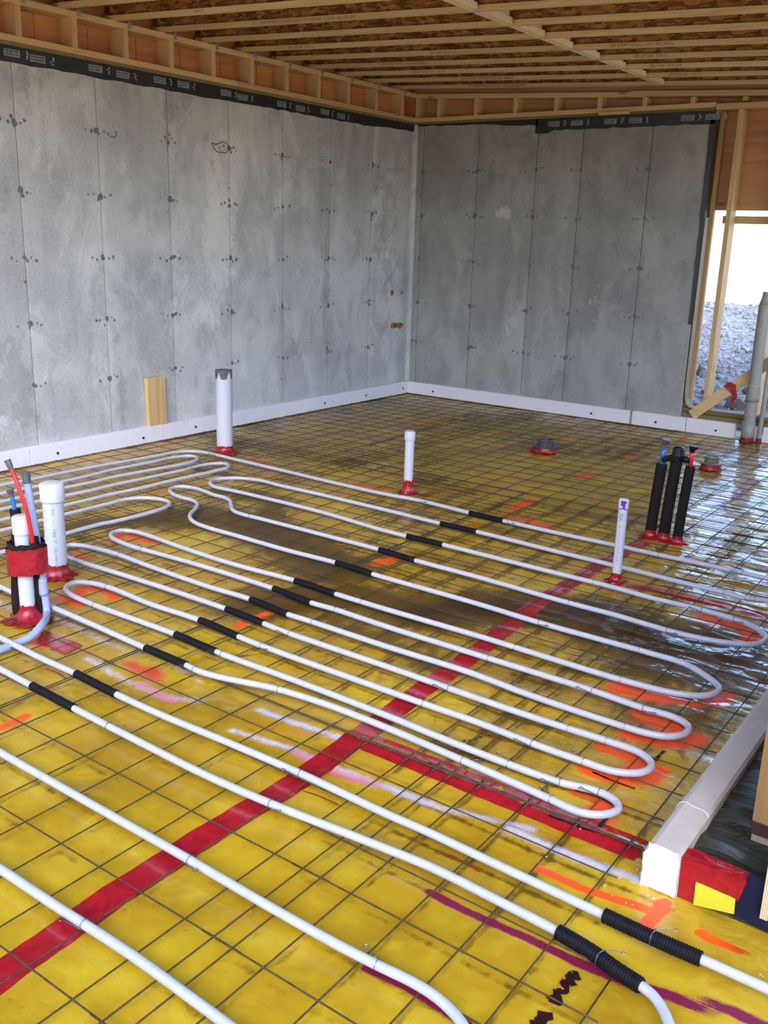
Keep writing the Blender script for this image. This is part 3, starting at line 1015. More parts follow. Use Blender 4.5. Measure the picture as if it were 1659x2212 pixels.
for pts, w in (([(930, 1925), (1000, 1962), (1130, 2020), (1240, 2072)], .011), ([(1240, 2072), (1380, 2130), (1500, 2160), (1659, 2206)], .014), ([(1120, 2015), (1240, 2072)], .009),
               ([(790, 2088), (880, 2130), (1010, 2212)], .010)):
    paint(pts, w, CR, .95)
for pts, w, s in (([(1165, 1872), (1260, 1918), (1392, 1962)], .012, 1.1), ([(1436, 1950), (1418, 1975), (1396, 1995), (1392, 2012)], .011, 2.0), ([(1428, 1954), (1432, 1962)], .013, 2.0), ([(1514, 2014), (1545, 2032), (1580, 2042)], .009, 2.0),
                  ([(1545, 2032), (1575, 2040)], .011, 2.0)):
    paint(pts, w, ORB, s)
for pts, w, s in (([(400, 1120), (500, 1120), (620, 1165), (720, 1230)], .22, .75), ([(60, 1160), (200, 1130), (420, 1110)], .12, .6), ([(560, 1300), (760, 1290), (900, 1310)], .20, .7),
                  ([(900, 1320), (1100, 1310), (1280, 1335)], .17, 1.0), ([(1280, 1330), (1420, 1390), (1560, 1400)], .22, 1.0), ([(1380, 1430), (1530, 1460), (1620, 1440)], .15, .75),
                  ([(700, 1330), (860, 1390), (940, 1440)], .12, .5), ([(0, 1180), (130, 1150)], .12, .5), ([(420, 1010), (520, 1030)], .07, .5), ([(800, 960), (1000, 900), (1180, 890)], .05, .4),
                  ([(100, 1200), (330, 1230), (500, 1320)], .2, .3), ([(420, 1360), (700, 1400), (1000, 1500), (1250, 1600)], .3, .25)):
    mud(pts, w, s)
mud([(1440, 1560), (1560, 1480), (1640, 1380)], .2, .5)
mud([(480, 1060), (600, 1080), (560, 1140)], .15, .5)
GS = .1518
cols = [(.075, 10), (1.51, 9), (2.883, 9), (4.195, 5)]
rows_ = [(-.115 - 19 * GS, 19, 'far'), (-5.905, 20, 'middle'), (-6.512 - 9 * GS, 13, 'near')]
OFF = {}
for ci in range(4):
    for ri in range(3):
        OFF[ci, ri] = (0, 0) if (ci == 2 and ri == 2) else (random.uniform(-.012, .012), random.uniform(-.012, .012))
OFF[0, 1] = (OFF[0, 1][0], -.03)
dirt = np.zeros(GX.shape)
for ci, (cx, nxw) in enumerate(cols):
    for ri, (cy, nyw, _) in enumerate(rows_):
        if ri == 2 and ci == 0:
            continue
        ox, oy = OFF[ci, ri]
        reg = (GX > cx + ox - .03) & (GX < cx + ox + nxw * GS + .03) & (GY > cy + oy - .03) & (GY < cy + oy + nyw * GS + .03)
        u = (GX - cx - ox) / GS
        v_ = (GY - cy - oy) / GS
        du = np.abs(u - np.round(u)) * GS
        dv = np.abs(v_ - np.round(v_) + .03) * GS
        dirt = np.where(reg, np.maximum(dirt, np.maximum(np.exp(-(du / .011) ** 2), np.exp(-(dv / .013) ** 2))), dirt)
patchy = np.clip((fbm(GX * 1.5, GY * 1.5, 91, 4) - .36) * 3.2, 0, 1)
MUD = np.maximum(MUD, .30 * patchy * np.clip((GY + 6.3) / .8, 0, 1))
MUD = np.clip(np.maximum(MUD, dirt * (.20 + .28 * patchy + .35 * np.clip(MUD * 1.5, 0, 1))), 0, 1)
vs = np.stack([GX, GY, GZ], -1).reshape(-1, 3).astype(np.float32)
ny, nx = GX.shape
idx = np.arange(nx * ny).reshape(ny, nx)
quads = np.stack([idx[:-1, :-1], idx[:-1, 1:], idx[1:, 1:], idx[1:, :-1]], -1).reshape(-1, 4).astype(np.int32)
me = bpy.data.meshes.new('floor')
me.vertices.add(len(vs))
me.vertices.foreach_set('co', vs.ravel())
me.loops.add(quads.size)
me.loops.foreach_set('vertex_index', quads.ravel())
me.polygons.add(len(quads))
me.polygons.foreach_set('loop_start', np.arange(0, quads.size, 4, dtype=np.int32))
me.polygons.foreach_set('loop_total', np.full(len(quads), 4, np.int32))
me.polygons.foreach_set('use_smooth', np.ones(len(quads), bool))
me.update(calc_edges=True)
for nm, arr in (('mud', MUD), ('paint_strength', PA), ('wrinkle', wrk)):
    a = me.attributes.new(nm, 'FLOAT', 'POINT')
    a.data.foreach_set('value', arr.ravel().astype(np.float32))
a = me.attributes.new('paint', 'FLOAT_COLOR', 'POINT')
a.data.foreach_set('color', np.concatenate([PAINT.reshape(-1, 3), np.ones((len(vs), 1))], 1).astype(np.float32).ravel())
floor = link('floor', me, 'floor')
floor['kind'] = 'structure'
floor['label'] = 'yellow plastic vapour barrier over the whole floor, spray painted and muddy'
def zfloor(x, y):
    i = np.clip(np.searchsorted(ysf, y), 0, ny - 1)
    j = np.clip(np.searchsorted(xsf, x), 0, nx - 1)
    return GZ[i, j]

# flat things stuck on the sheet: tape, marker, pencil
def ribbon(pts, w, m, name, step=.03, lift=.0012, jag=.0, parent=floor, label=None):
    P = spline(np.array([[*p[:2], 0] for p in pts]), step)[:, :2]
    t = np.gradient(P, axis=0)
    t /= np.linalg.norm(t, axis=1)[:, None]
    nrm = np.stack([-t[:, 1], t[:, 0]], 1)
    K = 6
    vs, fs = [], []
    for i in range(len(P)):
        e0, e1 = random.uniform(-jag, jag), random.uniform(-jag, jag)
        for k in range(K + 1):
            s = -w / 2 - e0 + (w + e0 + e1) * k / K
            q = P[i] + nrm[i] * s
            vs.append((q[0], q[1], zfloor(q[0], q[1]) + lift))
    for i in range(len(P) - 1):
        for k in range(K):
            a = i * (K + 1) + k
            fs.append((a, a + K + 1, a + K + 2, a + 1))
    o = part(name, MB().add(vs, fs), m, parent, True)
    if label:
        o['label'] = label
    return o
def flat_poly(px, m, name, lift=.0022, parent=floor, label=None):
    P = [fl(*p) for p in px]
    n = len(P)
    c = sum(P) / n
    zs = max(zfloor(p[0], p[1]) for p in P) + lift
    me_ = MB().add([(p[0], p[1], zs) for p in P], [tuple(range(n))])
    return part(name, me_, m, parent, label=label)
ribbon([(3.935, -7.45), (3.905, -7.15), (3.885, -6.6), (3.90, -6.2), (3.87, -5.6)], .088, 'redflat', 'seam_tape', jag=.002, label='long dark red tape strip across the yellow sheet')
ribbon([(3.872, -5.66), (3.85, -5.1), (3.80, -4.5), (3.79, -3.9), (3.82, -3.3)], .085, 'redflat', 'seam_tape', jag=.002)
ribbon([(3.84, -2.6), (3.86, -2.0), (3.885, -1.1), (3.89, -.5)], .085, 'redflat', 'seam_tape', jag=.002)
ribbon([(3.90, -5.885), (4.30, -5.885), (4.83, -5.89)], .105, 'redflat', 'seam_tape', jag=.002, label='red tape strip running to the foam kerb')
ribbon([fl(1355, 1262), fl(1450, 1282), fl(1600, 1320), fl(1700, 1350)], .06, 'redflat', 'seam_tape', jag=.004)
flat_poly([(900, 1065), (937, 1066), (930, 1072), (905, 1071)], 'redflat', 'tape_scrap')
flat_poly([(72, 1388), (96, 1358), (140, 1378), (178, 1392), (150, 1400), (120, 1398)], 'redflat', 'tape_scrap')
flat_poly([(104, 1400), (150, 1380), (180, 1392), (158, 1404), (140, 1412), (120, 1404)], 'redflat', 'tape_scrap', .003)
def strokes(lines, w, m, name, lift=.0016, label=None):
    mb = MB()
    for ln in lines:
        P = np.array([fl(*p)[:2] for p in ln])
        if len(P) > 2:
            P = spline(np.c_[P, np.zeros(len(P))], .01)[:, :2]
        t = np.gradient(P, axis=0)
        t /= np.linalg.norm(t, axis=1)[:, None] + 1e-9
        nn = np.stack([-t[:, 1], t[:, 0]], 1)
        vs, fs = [], []
        for i in range(len(P)):
            ww = w * random.uniform(.6, 1.15)
            for s in (-.5, .5):
                q = P[i] + nn[i] * ww * s
                vs.append((q[0], q[1], zfloor(q[0], q[1]) + lift))
        for i in range(len(P) - 1):
            fs.append((2 * i, 2 * i + 2, 2 * i + 3, 2 * i + 1))
        mb.add(vs, fs)
    return part(name, mb, m, floor, label=label)
def z4(lst):
    return [(1100 + a / 8.295, 2060 + b / 8.295) for a, b in lst]
flat_poly(z4([(940, 470), (1000, 400), (1040, 480), (1000, 640), (950, 680), (860, 620)]), 'markorange', 'orange_scribble', .0020)
flat_poly(z4([(770, 730), (830, 690), (840, 780), (760, 950), (690, 870)]), 'markorange', 'orange_scribble', .0020)
flat_poly(z4([(600, 990), (680, 1025), (670, 1090), (560, 1060)]), 'markorange', 'orange_scribble', .0020)
mk = [z4([(1150, 340), (1185, 330), (1210, 420), (1230, 440), (1190, 440), (1050, 420)]), z4([(1130, 350), (1040, 410), (1110, 500), (1140, 550), (1110, 540), (980, 500)]),
      z4([(1000, 480), (980, 520), (1030, 640), (1000, 700), (930, 690), (840, 650)]), z4([(850, 660), (830, 700), (900, 840), (910, 900), (870, 890)]), z4([(905, 905), (720, 830)]), z4([(710, 825), (760, 790), (850, 790)])]
strokes(mk, .017, 'marker', 'marker_writing', .0030, 'bold black hand drawn zigzag letters')
mk2 = [z4([(510, 1080), (740, 1120), (700, 1150), (560, 1130)]), z4([(500, 1110), (660, 1150), (620, 1200), (450, 1180)]), z4([(480, 1170), (620, 1220), (560, 1250), (370, 1250)])]
strokes(mk2, .018, 'marker', 'marker_writing', .0030)
def z3(lst):
    return [(940 + a / 5.53, 1540 + b / 5.53) for a, b in lst]
strokes([z3([(345, 345), (330, 325), (375, 318), (350, 335), (385, 345)]), z3([(400, 345), (410, 315), (430, 318), (425, 340)]), z3([(402, 330), (428, 332)]),
         z3([(445, 330), (450, 300), (470, 320), (485, 295), (495, 318)]), z3([(505, 318), (515, 282), (545, 285), (550, 270), (515, 280)]), z3([(612, 268), (618, 262)]), z3([(640, 262), (655, 255), (650, 275)])],
        .003, 'marker', 'marker_writing', .0016, 'faint small black handwriting')
strokes([[(655, 1704), (690, 1715), (731, 1733)]], .006, 'markred', 'pencil_line')
strokes([[(942, 1838), (985, 1850), (1036, 1880)]], .007, 'markred', 'pencil_line')
strokes([[(98, 1441), (120, 1448), (142, 1462)]], .008, 'markred', 'pencil_line')
strokes([[(1185, 1764), (1230, 1782), (1285, 1803)], [(1240, 1708), (1290, 1720), (1330, 1742)], [(1280, 1668), (1330, 1688), (1372, 1702)]], .008, 'marker', 'paint_line')
strokes([[(1435, 1620), (1415, 1640)], [(1312, 1765), (1285, 1800)]], .012, 'marker', 'paint_line')

# ---- ground outside
def ground():
    xs_ = np.concatenate([np.linspace(-60, -8, 14), np.linspace(-7.5, 9, 84), np.linspace(10, 60, 14)])
    ys_ = np.concatenate([np.linspace(.16, 7.5, 70), np.linspace(8, 60, 16)])
    gx, gy = np.meshgrid(xs_, ys_)
    z = .03 + .125 * np.clip(gy - .3, 0, 5.8)
    z = np.where(gy > 6.1, .755 - .12 * np.clip(gy - 6.1, 0, 8), z)
    z = z + .05 * (fbm(gx * 1.3, gy * 1.3, 31, 4) - .5) * np.clip(gy, 0, 1) + .05 * (fbm(gx * 5, gy * 5, 41, 3) - .5) * np.clip(gy, 0, 1)
    v = np.stack([gx, gy, z], -1).reshape(-1, 3)
    n_, m_ = gx.shape
    ii = np.arange(n_ * m_).reshape(n_, m_)
    f = np.stack([ii[:-1, :-1], ii[:-1, 1:], ii[1:, 1:], ii[1:, :-1]], -1).reshape(-1, 4)
    me = bpy.data.meshes.new('ground')
    me.from_pydata([tuple(map(float, p)) for p in v], [], [tuple(map(int, q)) for q in f])
    o = link('ground', me, 'gravel', None, True)
    o['kind'] = 'structure'
    o['label'] = 'gravel bank rising outside the window opening'
    return lambda x, y: float(z[np.clip(np.searchsorted(ys_, y), 0, n_ - 1), np.clip(np.searchsorted(xs_, x), 0, m_ - 1)])
gz = ground()
part_ = MB().box((-70, -70, -.30), (70, .15, -.06))
o = link('yard', part_.mesh('yard'), 'yard')
o['kind'] = 'structure'
o['label'] = 'bare gravel yard in front of the building'
hb = struct('sun_blocker', 'added unseen box beyond the left wall, keeping sun off the gravel bank')  # unseen box, added to hold the sun off the gravel bank
part('blocker_box', MB().box((-9, -6.9, 0), (-.26, 9, 5.5)), 'foam', hb)
o = link('sky_blocker', MB().hexa([(-40, -16, -.1), (40, -16, -.1), (40, -11, -.1), (-40, -11, -.1), (-40, -15, 3.3), (40, -15, 3.3), (40, -13.4, 3.3), (-40, -13.4, 3.3)]).mesh('sky_blocker'), 'gravel')  # added out of view to block the low sky behind the camera
o['kind'] = 'structure'
o['label'] = 'excavated soil bank behind the yard, outside the frame'
def stone(mb, c, r, seed):
    q = np.random.default_rng(seed)
    t = (1 + 5 ** .5) / 2
    V = np.array([(-1, t, 0), (1, t, 0), (-1, -t, 0), (1, -t, 0), (0, -1, t), (0, 1, t), (0, -1, -t), (0, 1, -t), (t, 0, -1), (t, 0, 1), (-t, 0, -1), (-t, 0, 1)]) / 1.9
    Fc = [(0, 11, 5), (0, 5, 1), (0, 1, 7), (0, 7, 10), (0, 10, 11), (1, 5, 9), (5, 11, 4), (11, 10, 2), (10, 7, 6), (7, 1, 8), (3, 9, 4), (3, 4, 2), (3, 2, 6), (3, 6, 8), (3, 8, 9), (4, 9, 5), (2, 4, 11), (6, 2, 10), (8, 6, 7), (9, 8, 1)]
    V = V * (q.uniform(.65, 1.3, (12, 1))) * q.uniform(.6, 1.2, 3)
    a = q.uniform(0, 6.28)
    Rm = np.array([[math.cos(a), -math.sin(a), 0], [math.sin(a), math.cos(a), 0], [0, 0, 1]])
    mb.add((V @ Rm.T) * r + np.asarray(c), Fc)
gm = MB()
for k in range(9000):
    y = .25 + 6.0 * rng.random() ** 1.7
    x = 3.7 - .48 * y + rng.uniform(-1.1, 1.1)
    r = rng.uniform(.006, .015) if rng.random() < .9 else rng.uniform(.015, .04)
    stone(gm, (x, y, gz(x, y) + r * .3), r, k)
o = link('gravel', gm.mesh('gravel'), 'gravel')
o['kind'] = 'stuff'
tag(o, 'loose grey gravel strewn over the bank outside the window', 'gravel')
rocks = [((1508, 838), .085, 'biggest brown rock outside, low at the left of the window opening'), ((1528, 862), .05, 'pale rock just left of the foot of the thin stud'),
         ((1585, 880), .09, 'dark rock behind the diagonal brace near the sill'), ((1610, 862), .06, 'grey rock left of the thick grey conduit'), ((1558, 885), .05, 'small rock below the red tape flag')]
for (px, py), r, lab in rocks:
    P = fl(px, py, .12)
    mb = MB()
    stone(mb, (0, 0, r * .3), r, px)
    o = link('rock', mb.mesh('rock'), 'rock')
    o.location = (P[0], P[1], gz(P[0], P[1]))
    tag(o, lab, 'rock')

# ================================================================== THINGS
# ---- welded wire mesh sheets
WZ = .012
wm = {}
def wire_mesh(L, axis):
    key = (round(L, 3), axis)
    if key not in wm:
        n = 10
        t = np.linspace(0, L, n)
        wob = .0012 * np.sin(t * 3.1 + len(wm))
        P = np.stack([t, wob, np.zeros(n)], 1) if axis == 0 else np.stack([wob, t, np.zeros(n)], 1)
        wm[key] = MB().tube(P, .0022, 5).mesh('wire')
        wm[key].materials.append(MT['wire'])
        wm[key].polygons.foreach_set('use_smooth', [True] * len(wm[key].polygons))
    return wm[key]
lab_col = ['beside the left concrete wall', 'second column from the left wall', 'under the middle of the tubes', 'along the right edge of the floor']
for ci, (cx, nxw) in enumerate(cols):
    for ri, (cy, nyw, rl) in enumerate(rows_):
        if rl == 'near' and ci == 0:
            continue
        ox, oy = OFF[ci, ri]
        t = thing('wire_mesh_sheet', 'rusty welded wire mesh sheet, %s row, %s' % (rl, lab_col[ci]), 'wire mesh', (cx + ox, cy + oy, WZ + .001 * (ri + ci % 2)), 'welded wire mesh sheets over the yellow floor')
        Lx, Ly = nxw * GS + .06, nyw * GS + .06
        lim = 5.05 if rl == 'near' else (4.865 if rl == 'middle' else 5.0)
        if cx + ox + Lx > lim:
            Lx = lim - cx - ox
        for j in range(nyw + 1):
            Lj = Lx
            if ci == 3 and cy + oy + j * GS < -6.0 and cy + oy + j * GS > -6.36:
                Lj = 4.86 - cx - ox
            o = link('wire', wire_mesh(Lj, 0), 'wire', t)
            o.location = (-.03 if ci else 0.0, j * GS, .0042)
        for i in range(nxw + 1):
            if i * GS > Lx:
                break
            Li = Ly
            if ci == 3 and rl == 'near' and cx + ox + i * GS > 4.86:
                Li = -6.36 - (cy + oy) + .03
            if ci == 3 and rl == 'middle' and cx + ox + i * GS > 4.87:
                continue
            o = link('wire', wire_mesh(Li, 1), 'wire', t)
            o.location = (i * GS, -.03, 0)

# ---- white heating tubes
TZ = WZ + .0042 + .0115
TR = .0115
def tubepts(px):
    return np.array([fl(a, b, TZ) for a, b in px])
def run(px, label, ext0=None, ext1=None):
    P = tubepts(px)
    # carry the tube on past the survey at its left-hand ends
    def on(p, q, L):
        d_ = (p - q) / np.linalg.norm(p - q)
        return [p + d_ * L * k for k in (1.0, .5)]
    if px[0][0] < 0:
        P = np.vstack([on(P[0], P[1], 1.1), P])
    if px[-1][0] < 0:
        P = np.vstack([P, on(P[-1], P[-2], 1.1)[::-1]])
    S = spline(P, .018)
    base = S[0] * [1, 1, 0]
    t = thing('heating_tube', label, 'tube', base, 'white heating tubes tied to the wire mesh')
    o = part('tube', MB().tube(S - base, TR, 12), 'pex', t, True)
    return t, S, base
def arc_between(S, p, q):
    d0 = np.linalg.norm(S - fl(*p, TZ), axis=1)
    d1 = np.linalg.norm(S - fl(*q, TZ), axis=1)
    i, j = int(np.argmin(d0)), int(np.argmin(d1))
    return (i, j) if i < j else (j, i)
def sleeve(t, S, base, p, q):
    i, j = arc_between(S, p, q)
    if j - i < 3 or (j - i) > 60:
        print('sleeve?', p, q, i, j)
        j = i + 14
    Q = S[i:j + 1] - base
    part('sleeve', MB().tube(Q, [TR * (1.28 if (k % 9) else 1.36) for k in range(len(Q))], 12), 'sleeve', t, True, 'black foam sleeve on the tube')
T1 = [(-60, 1060), (0, 1048.6), (71, 1035), (135, 1021.6), (211, 1007), (280, 995), (340, 984.8), (375, 977.6), (404, 975), (433, 976), (467.6, 982.8), (510, 993), (560, 1004.6), (605, 1015), (710, 1040), (830, 1067),
      (905, 1081), (1015, 1108), (1087, 1125), (1230, 1157), (1330, 1178), (1400, 1193.6), (1482, 1211), (1570, 1230), (1659, 1250), (1760, 1273)]
t1, s1, b1 = run(T1, 'farthest white heating tube, hugging the left wall then crossing behind the purple capped pipe')
sleeve(t1, s1, b1, (1015, 1108), (1087, 1125))
T2 = [(-60, 1080), (0, 1067), (73, 1052), (132, 1041), (203, 1025), (240, 1015.5), (329, 998), (375, 988), (404, 985), (420, 986), (426.5, 990.5), (421, 996), (400, 1002), (365, 1008.5), (317, 1017), (240, 1031.8), (203, 1041), (132, 1055.5), (73, 1068.5), (0, 1085), (-60, 1098)]
run(T2, 'white heating tube with a narrow loop, second from the left wall')
T3 = [(-60, 1114), (0, 1101), (132, 1073), (203, 1058), (240, 1049), (336, 1028.5), (398, 1015), (433, 1005.6), (462, 1001.5), (485, 1001.5), (494, 1005.5), (489, 1011.5), (467.6, 1017), (423, 1027), (356, 1042), (298, 1056), (240, 1067.5), (203, 1076.5), (132, 1093.5), (0, 1124), (-60, 1138)]
run(T3, 'white heating tube with a narrow loop, third from the left wall')
T4 = [(-60, 1160), (0, 1147), (17, 1143), (132, 1113.6), (219, 1091.6), (240, 1086.6), (269, 1079), (307, 1075.6), (344, 1078), (363.5, 1083.7), (366.5, 1088.5), (359.6, 1095), (336, 1104), (298, 1114.6), (240, 1128), (219, 1132), (135, 1155), (24, 1188), (0, 1194), (-60, 1208)]
run(T4, 'white heating tube with a wide loop passing behind the big white capped pipe')
T5 = [(1760, 1320), (1659, 1298), (1611, 1293), (1564, 1280), (1486, 1261.5), (1400, 1239.6), (1320, 1220), (1205, 1192), (1030, 1148.5), (952.5, 1131), (830, 1101), (700, 1070), (600, 1047.5), (560, 1037.4), (510, 1032.6), (471.5, 1034.5), (458, 1038.4), (453.5, 1044), (462, 1051), (481, 1055.7), (510, 1061.5), (560, 1073),
      (690, 1105), (830, 1146), (880, 1158.5), (957, 1176.5), (1080, 1207.5), (1230, 1245), (1330, 1270), (1400, 1289.6), (1517, 1317.7), (1587, 1338), (1626, 1353.6), (1650, 1371), (1653.7, 1380), (1642, 1390), (1618.6, 1392.6), (1579.5, 1389.5), (1540.5, 1384), (1462, 1367.6), (1400, 1349.7), (1330, 1329), (1220, 1300), (1030, 1246), (897, 1210.5), (820, 1187.5),
      (700, 1156), (560, 1120), (520, 1110), (504, 1103), (499.5, 1092), (496.6, 1082), (485, 1075), (462, 1069), (433, 1057.7), (413.6, 1053), (390.5, 1051), (375, 1053), (367, 1058.6), (373, 1067), (390.5, 1074), (413.6, 1080), (424, 1085.6), (426, 1092.4), (419.4, 1102), (410.7, 1111.7), (411.7, 1121), (423, 1130), (452, 1140.6), (500, 1154), (560, 1171.5),
      (625, 1190), (727, 1216), (805, 1240), (830, 1247.5), (1030, 1304), (1165, 1345), (1280, 1377), (1400, 1410), (1475, 1432.5), (1520, 1457.5), (1549, 1480), (1553.5, 1490), (1540, 1500), (1510, 1503.5), (1450, 1496), (1340, 1468), (1105, 1396), (1030, 1373), (830, 1315), (725, 1283), (638, 1254.5),
      (500, 1217.5), (400, 1185), (320, 1156.6), (289, 1148), (260, 1146), (243, 1151), (240, 1158.6), (251, 1167), (289, 1181.5), (320, 1190), (400, 1212), (500, 1242), (592, 1272), (672, 1302), (725, 1317), (830, 1352), (1055, 1422), (1280, 1492), (1390, 1530), (1450, 1547.5), (1480, 1562), (1488, 1574), (1478, 1586), (1440, 1591), (1390, 1582), (1350, 1570), (1250, 1537.5), (1140, 1500), (1015, 1453), (830, 1395),
      (670, 1342), (622, 1327), (542, 1295), (450, 1267), (320, 1222), (258.5, 1199), (208, 1184.6), (173.6, 1178), (150.5, 1177.5), (138, 1181.5), (134, 1188), (140, 1197), (150.5, 1205), (183, 1216.5), (250, 1237), (320, 1259), (400, 1285), (490, 1316), (570, 1347), (610, 1363), (830, 1438), (970, 1487), (1100, 1532), (1215, 1570), (1310, 1600), (1380, 1625), (1405, 1645), (1406, 1658), (1385, 1669), (1330, 1667), (1260, 1645), (1150, 1606), (1025, 1558), (915, 1520), (830, 1490),
      (565, 1395), (515, 1375), (432, 1340), (320, 1303), (270, 1282), (231.5, 1267.6), (193, 1259), (164, 1258), (146.6, 1264.7), (142, 1272), (152, 1284), (173.6, 1294.6), (212, 1310), (320, 1348.6), (380, 1371), (467, 1408), (650, 1475), (830, 1544), (1000, 1613), (1110, 1655), (1210, 1690), (1280, 1706), (1320, 1723), (1336, 1740), (1332, 1752), (1300, 1760), (1255, 1755), (1190, 1727), (1130, 1700), (1000, 1643), (830, 1570),
      (700, 1520), (592, 1487), (480, 1464), (430, 1450), (402, 1437), (315, 1400), (200.6, 1349.5), (108, 1310), (33, 1282), (0, 1267.6), (-70, 1240)]
t5, s5, b5 = run(T5, 'long winding white heating tube snaking through the middle of the floor in many U-turns')
for p, q in (((952, 1131), (1030, 1148.5)), ((880, 1158.5), (957, 1176.5)), ((897, 1210.5), (820, 1187.5)), ((727, 1216), (805, 1240)), ((725, 1283), (638, 1254.5)), ((592, 1272), (672, 1302)),
             ((622, 1327), (542, 1295)), ((490, 1316), (570, 1347)), ((515, 1375), (432, 1340)), ((380, 1371), (467, 1408)), ((402, 1437), (315, 1400))):
    sleeve(t5, s5, b5, p, q)
T6 = [(-80, 1337), (0, 1377), (85, 1420), (165, 1456), (252, 1500), (350, 1545), (500, 1607), (660, 1676), (830, 1756), (930, 1800), (1080, 1871), (1205, 1930), (1305, 1977), (1410, 2026), (1515, 2072), (1659, 2137), (1720, 2164)]
t6, s6, b6 = run(T6, 'white heating tube that runs into the upper ribbed black conduit near the foam kerb')
sleeve(t6, s6, b6, (165, 1456), (252, 1500))
T7 = [(-80, 1402), (0, 1445), (70, 1482), (160, 1530), (300, 1602), (450, 1677), (585, 1736), (830, 1832), (930, 1873), (1080, 1948), (1205, 2013), (1280, 2058), (1330, 2094), (1385, 2130), (1410, 2150), (1430, 2178), (1445, 2212), (1455, 2245)]
t7, s7, b7 = run(T7, 'white heating tube that runs into the lower ribbed black conduit and bends down')
sleeve(t7, s7, b7, (70, 1482), (160, 1530))
T8 = [(-80, 1578), (0, 1625), (100, 1682), (250, 1767), (400, 1852), (590, 1963), (750, 2052), (830, 2092), (890, 2121), (945, 2156), (990, 2200), (1020, 2250)]
run(T8, 'second nearest white heating tube, plain, curving down at its right end')
T9 = [(-80, 1828), (0, 1877), (125, 1960), (280, 2060), (425, 2165), (500, 2220), (560, 2265)]
run(T9, 'nearest white heating tube across the bottom left corner')
def ribbed(t, S, base, p, q):
    i, j = arc_between(S, p, q)
    Q = S[i:j + 1] - base
    L = np.r_[0, np.cumsum(np.linalg.norm(np.diff(Q, axis=0), axis=1))]
    n = int(L[-1] / .0019)
    u = np.linspace(0, L[-1], n)
    Q = np.stack([np.interp(u, L, Q[:, k]) for k in range(3)], 1)
    rr = [.0172 + .0016 * math.sin(k * 2 * math.pi / 3.4) for k in range(n)]
    part('ribbed_conduit', MB().tube(Q, rr, 14), 'sleeve', t, True, 'ribbed black plastic conduit on the tube')
ribbed(t6, s6, b6, (1303, 1976), (1515, 2072))
ribbed(t7, s7, b7, (1205, 2013), (1385, 2130))

# ---- wire ties on the tubes
def tie_mesh(v):
    r_ = random.Random(v)
    ring = [(0.0, (TR + .0016) * math.cos(a), (TR + .0016) * math.sin(a)) for a in np.linspace(-.6, math.pi + .6, 12)]
    tail = []
    sgn = 1 if v % 2 else -1
    n = 16
    for k in range(n):
        u = k / (n - 1)
        tail.append((sgn * .04 * u + .0015 * math.cos(k * 2.2), -(TR + .002) - .012 * u + .0015 * math.sin(k * 2.2), -.004 + .012 * u))
    loop = [(sgn * (.04 + .006 - .006 * math.cos(a)), -(TR + .014) + .006 * math.sin(a), .008) for a in np.linspace(0, 5.6, 10)]
    mb = MB().tube(spline(ring, .004), .0009, 5).tube(spline(tail + loop, .003), .0012, 5)
    return mb.mesh('wire_tie')
tm = [tie_mesh(k) for k in range(4)]
tie_px = [(205, 1582), (405, 1857), (180, 1998), (800, 2090), (648, 1672), (590, 1738), (420, 1449), (600, 1487), (480, 1413), (560, 1396), (632, 1368), (668, 1346), (722, 1318), (775, 1302),
          (1000, 1640), (1105, 1650), (1215, 1690), (1190, 1727), (1160, 1605), (1260, 1645), (1280, 1492), (1230, 1575), (1350, 1568), (1390, 1528), (1315, 1602), (915, 1520), (970, 1487), (1055, 1422),
          (1110, 1398), (1165, 1345), (1385, 1405), (1340, 1468), (1290, 1712), (1445, 1361), (1517, 1317), (1565, 1280), (1630, 1296), (1582, 1338), (1230, 1300), (1280, 1258), (985, 1138), (910, 1083), (555, 1005), (1100, 1128),
          (265, 1146), (310, 1187), (258, 1198), (230, 1267), (205, 1308), (152, 1206), (183, 1216), (375, 978), (467, 983), (398, 1015), (485, 1001), (365, 1008), (540, 1115), (1430, 1196), (1605, 1238)]
ORD = ['first', 'second', 'third', 'fourth', 'fifth', 'sixth', 'seventh', 'eighth', 'ninth', 'tenth', 'eleventh', 'twelfth', 'thirteenth', 'fourteenth']
SL5 = [(358, 1418), (423, 1390), (473, 1361), (530, 1331), (582, 1311), (632, 1287), (682, 1268), (766, 1228), (858, 1199), (918, 1167), (991, 1140)]
SL5 = [int(np.argmin(np.linalg.norm(s5 - fl(a, b, TZ), axis=1))) for a, b in SL5]
TUBES = [(s1, 'strand with the fourteenth black sleeve'), (s7, 'strand with the first black sleeve'), (s6, 'strand with the second black sleeve'), (s5, None),
         (spline(tubepts(T8), .018), 'plain second nearest tube'), (spline(tubepts(T9), .018), 'nearest tube, bottom left'),
         (spline(tubepts(T2), .018), 'second tube from the left wall'), (spline(tubepts(T3), .018), 'third tube from the left wall')]
found = {}
for k, (px, py) in enumerate(tie_px):
    P = fl(px, py, TZ)
    best = min(((float(np.min(np.linalg.norm(S - P, axis=1))), n) for n, (S, _) in enumerate(TUBES)))
    S, nm = TUBES[best[1]]
    i = min(max(int(np.argmin(np.linalg.norm(S - P, axis=1))), 1), len(S) - 2)
    if nm is None:
        nm = 'strand with the %s black sleeve' % ORD[2 + int(np.argmin([abs(i - q_) for q_ in SL5]))]
    found.setdefault(nm, []).append((px, S[i], S[i + 1] - S[i - 1], k))
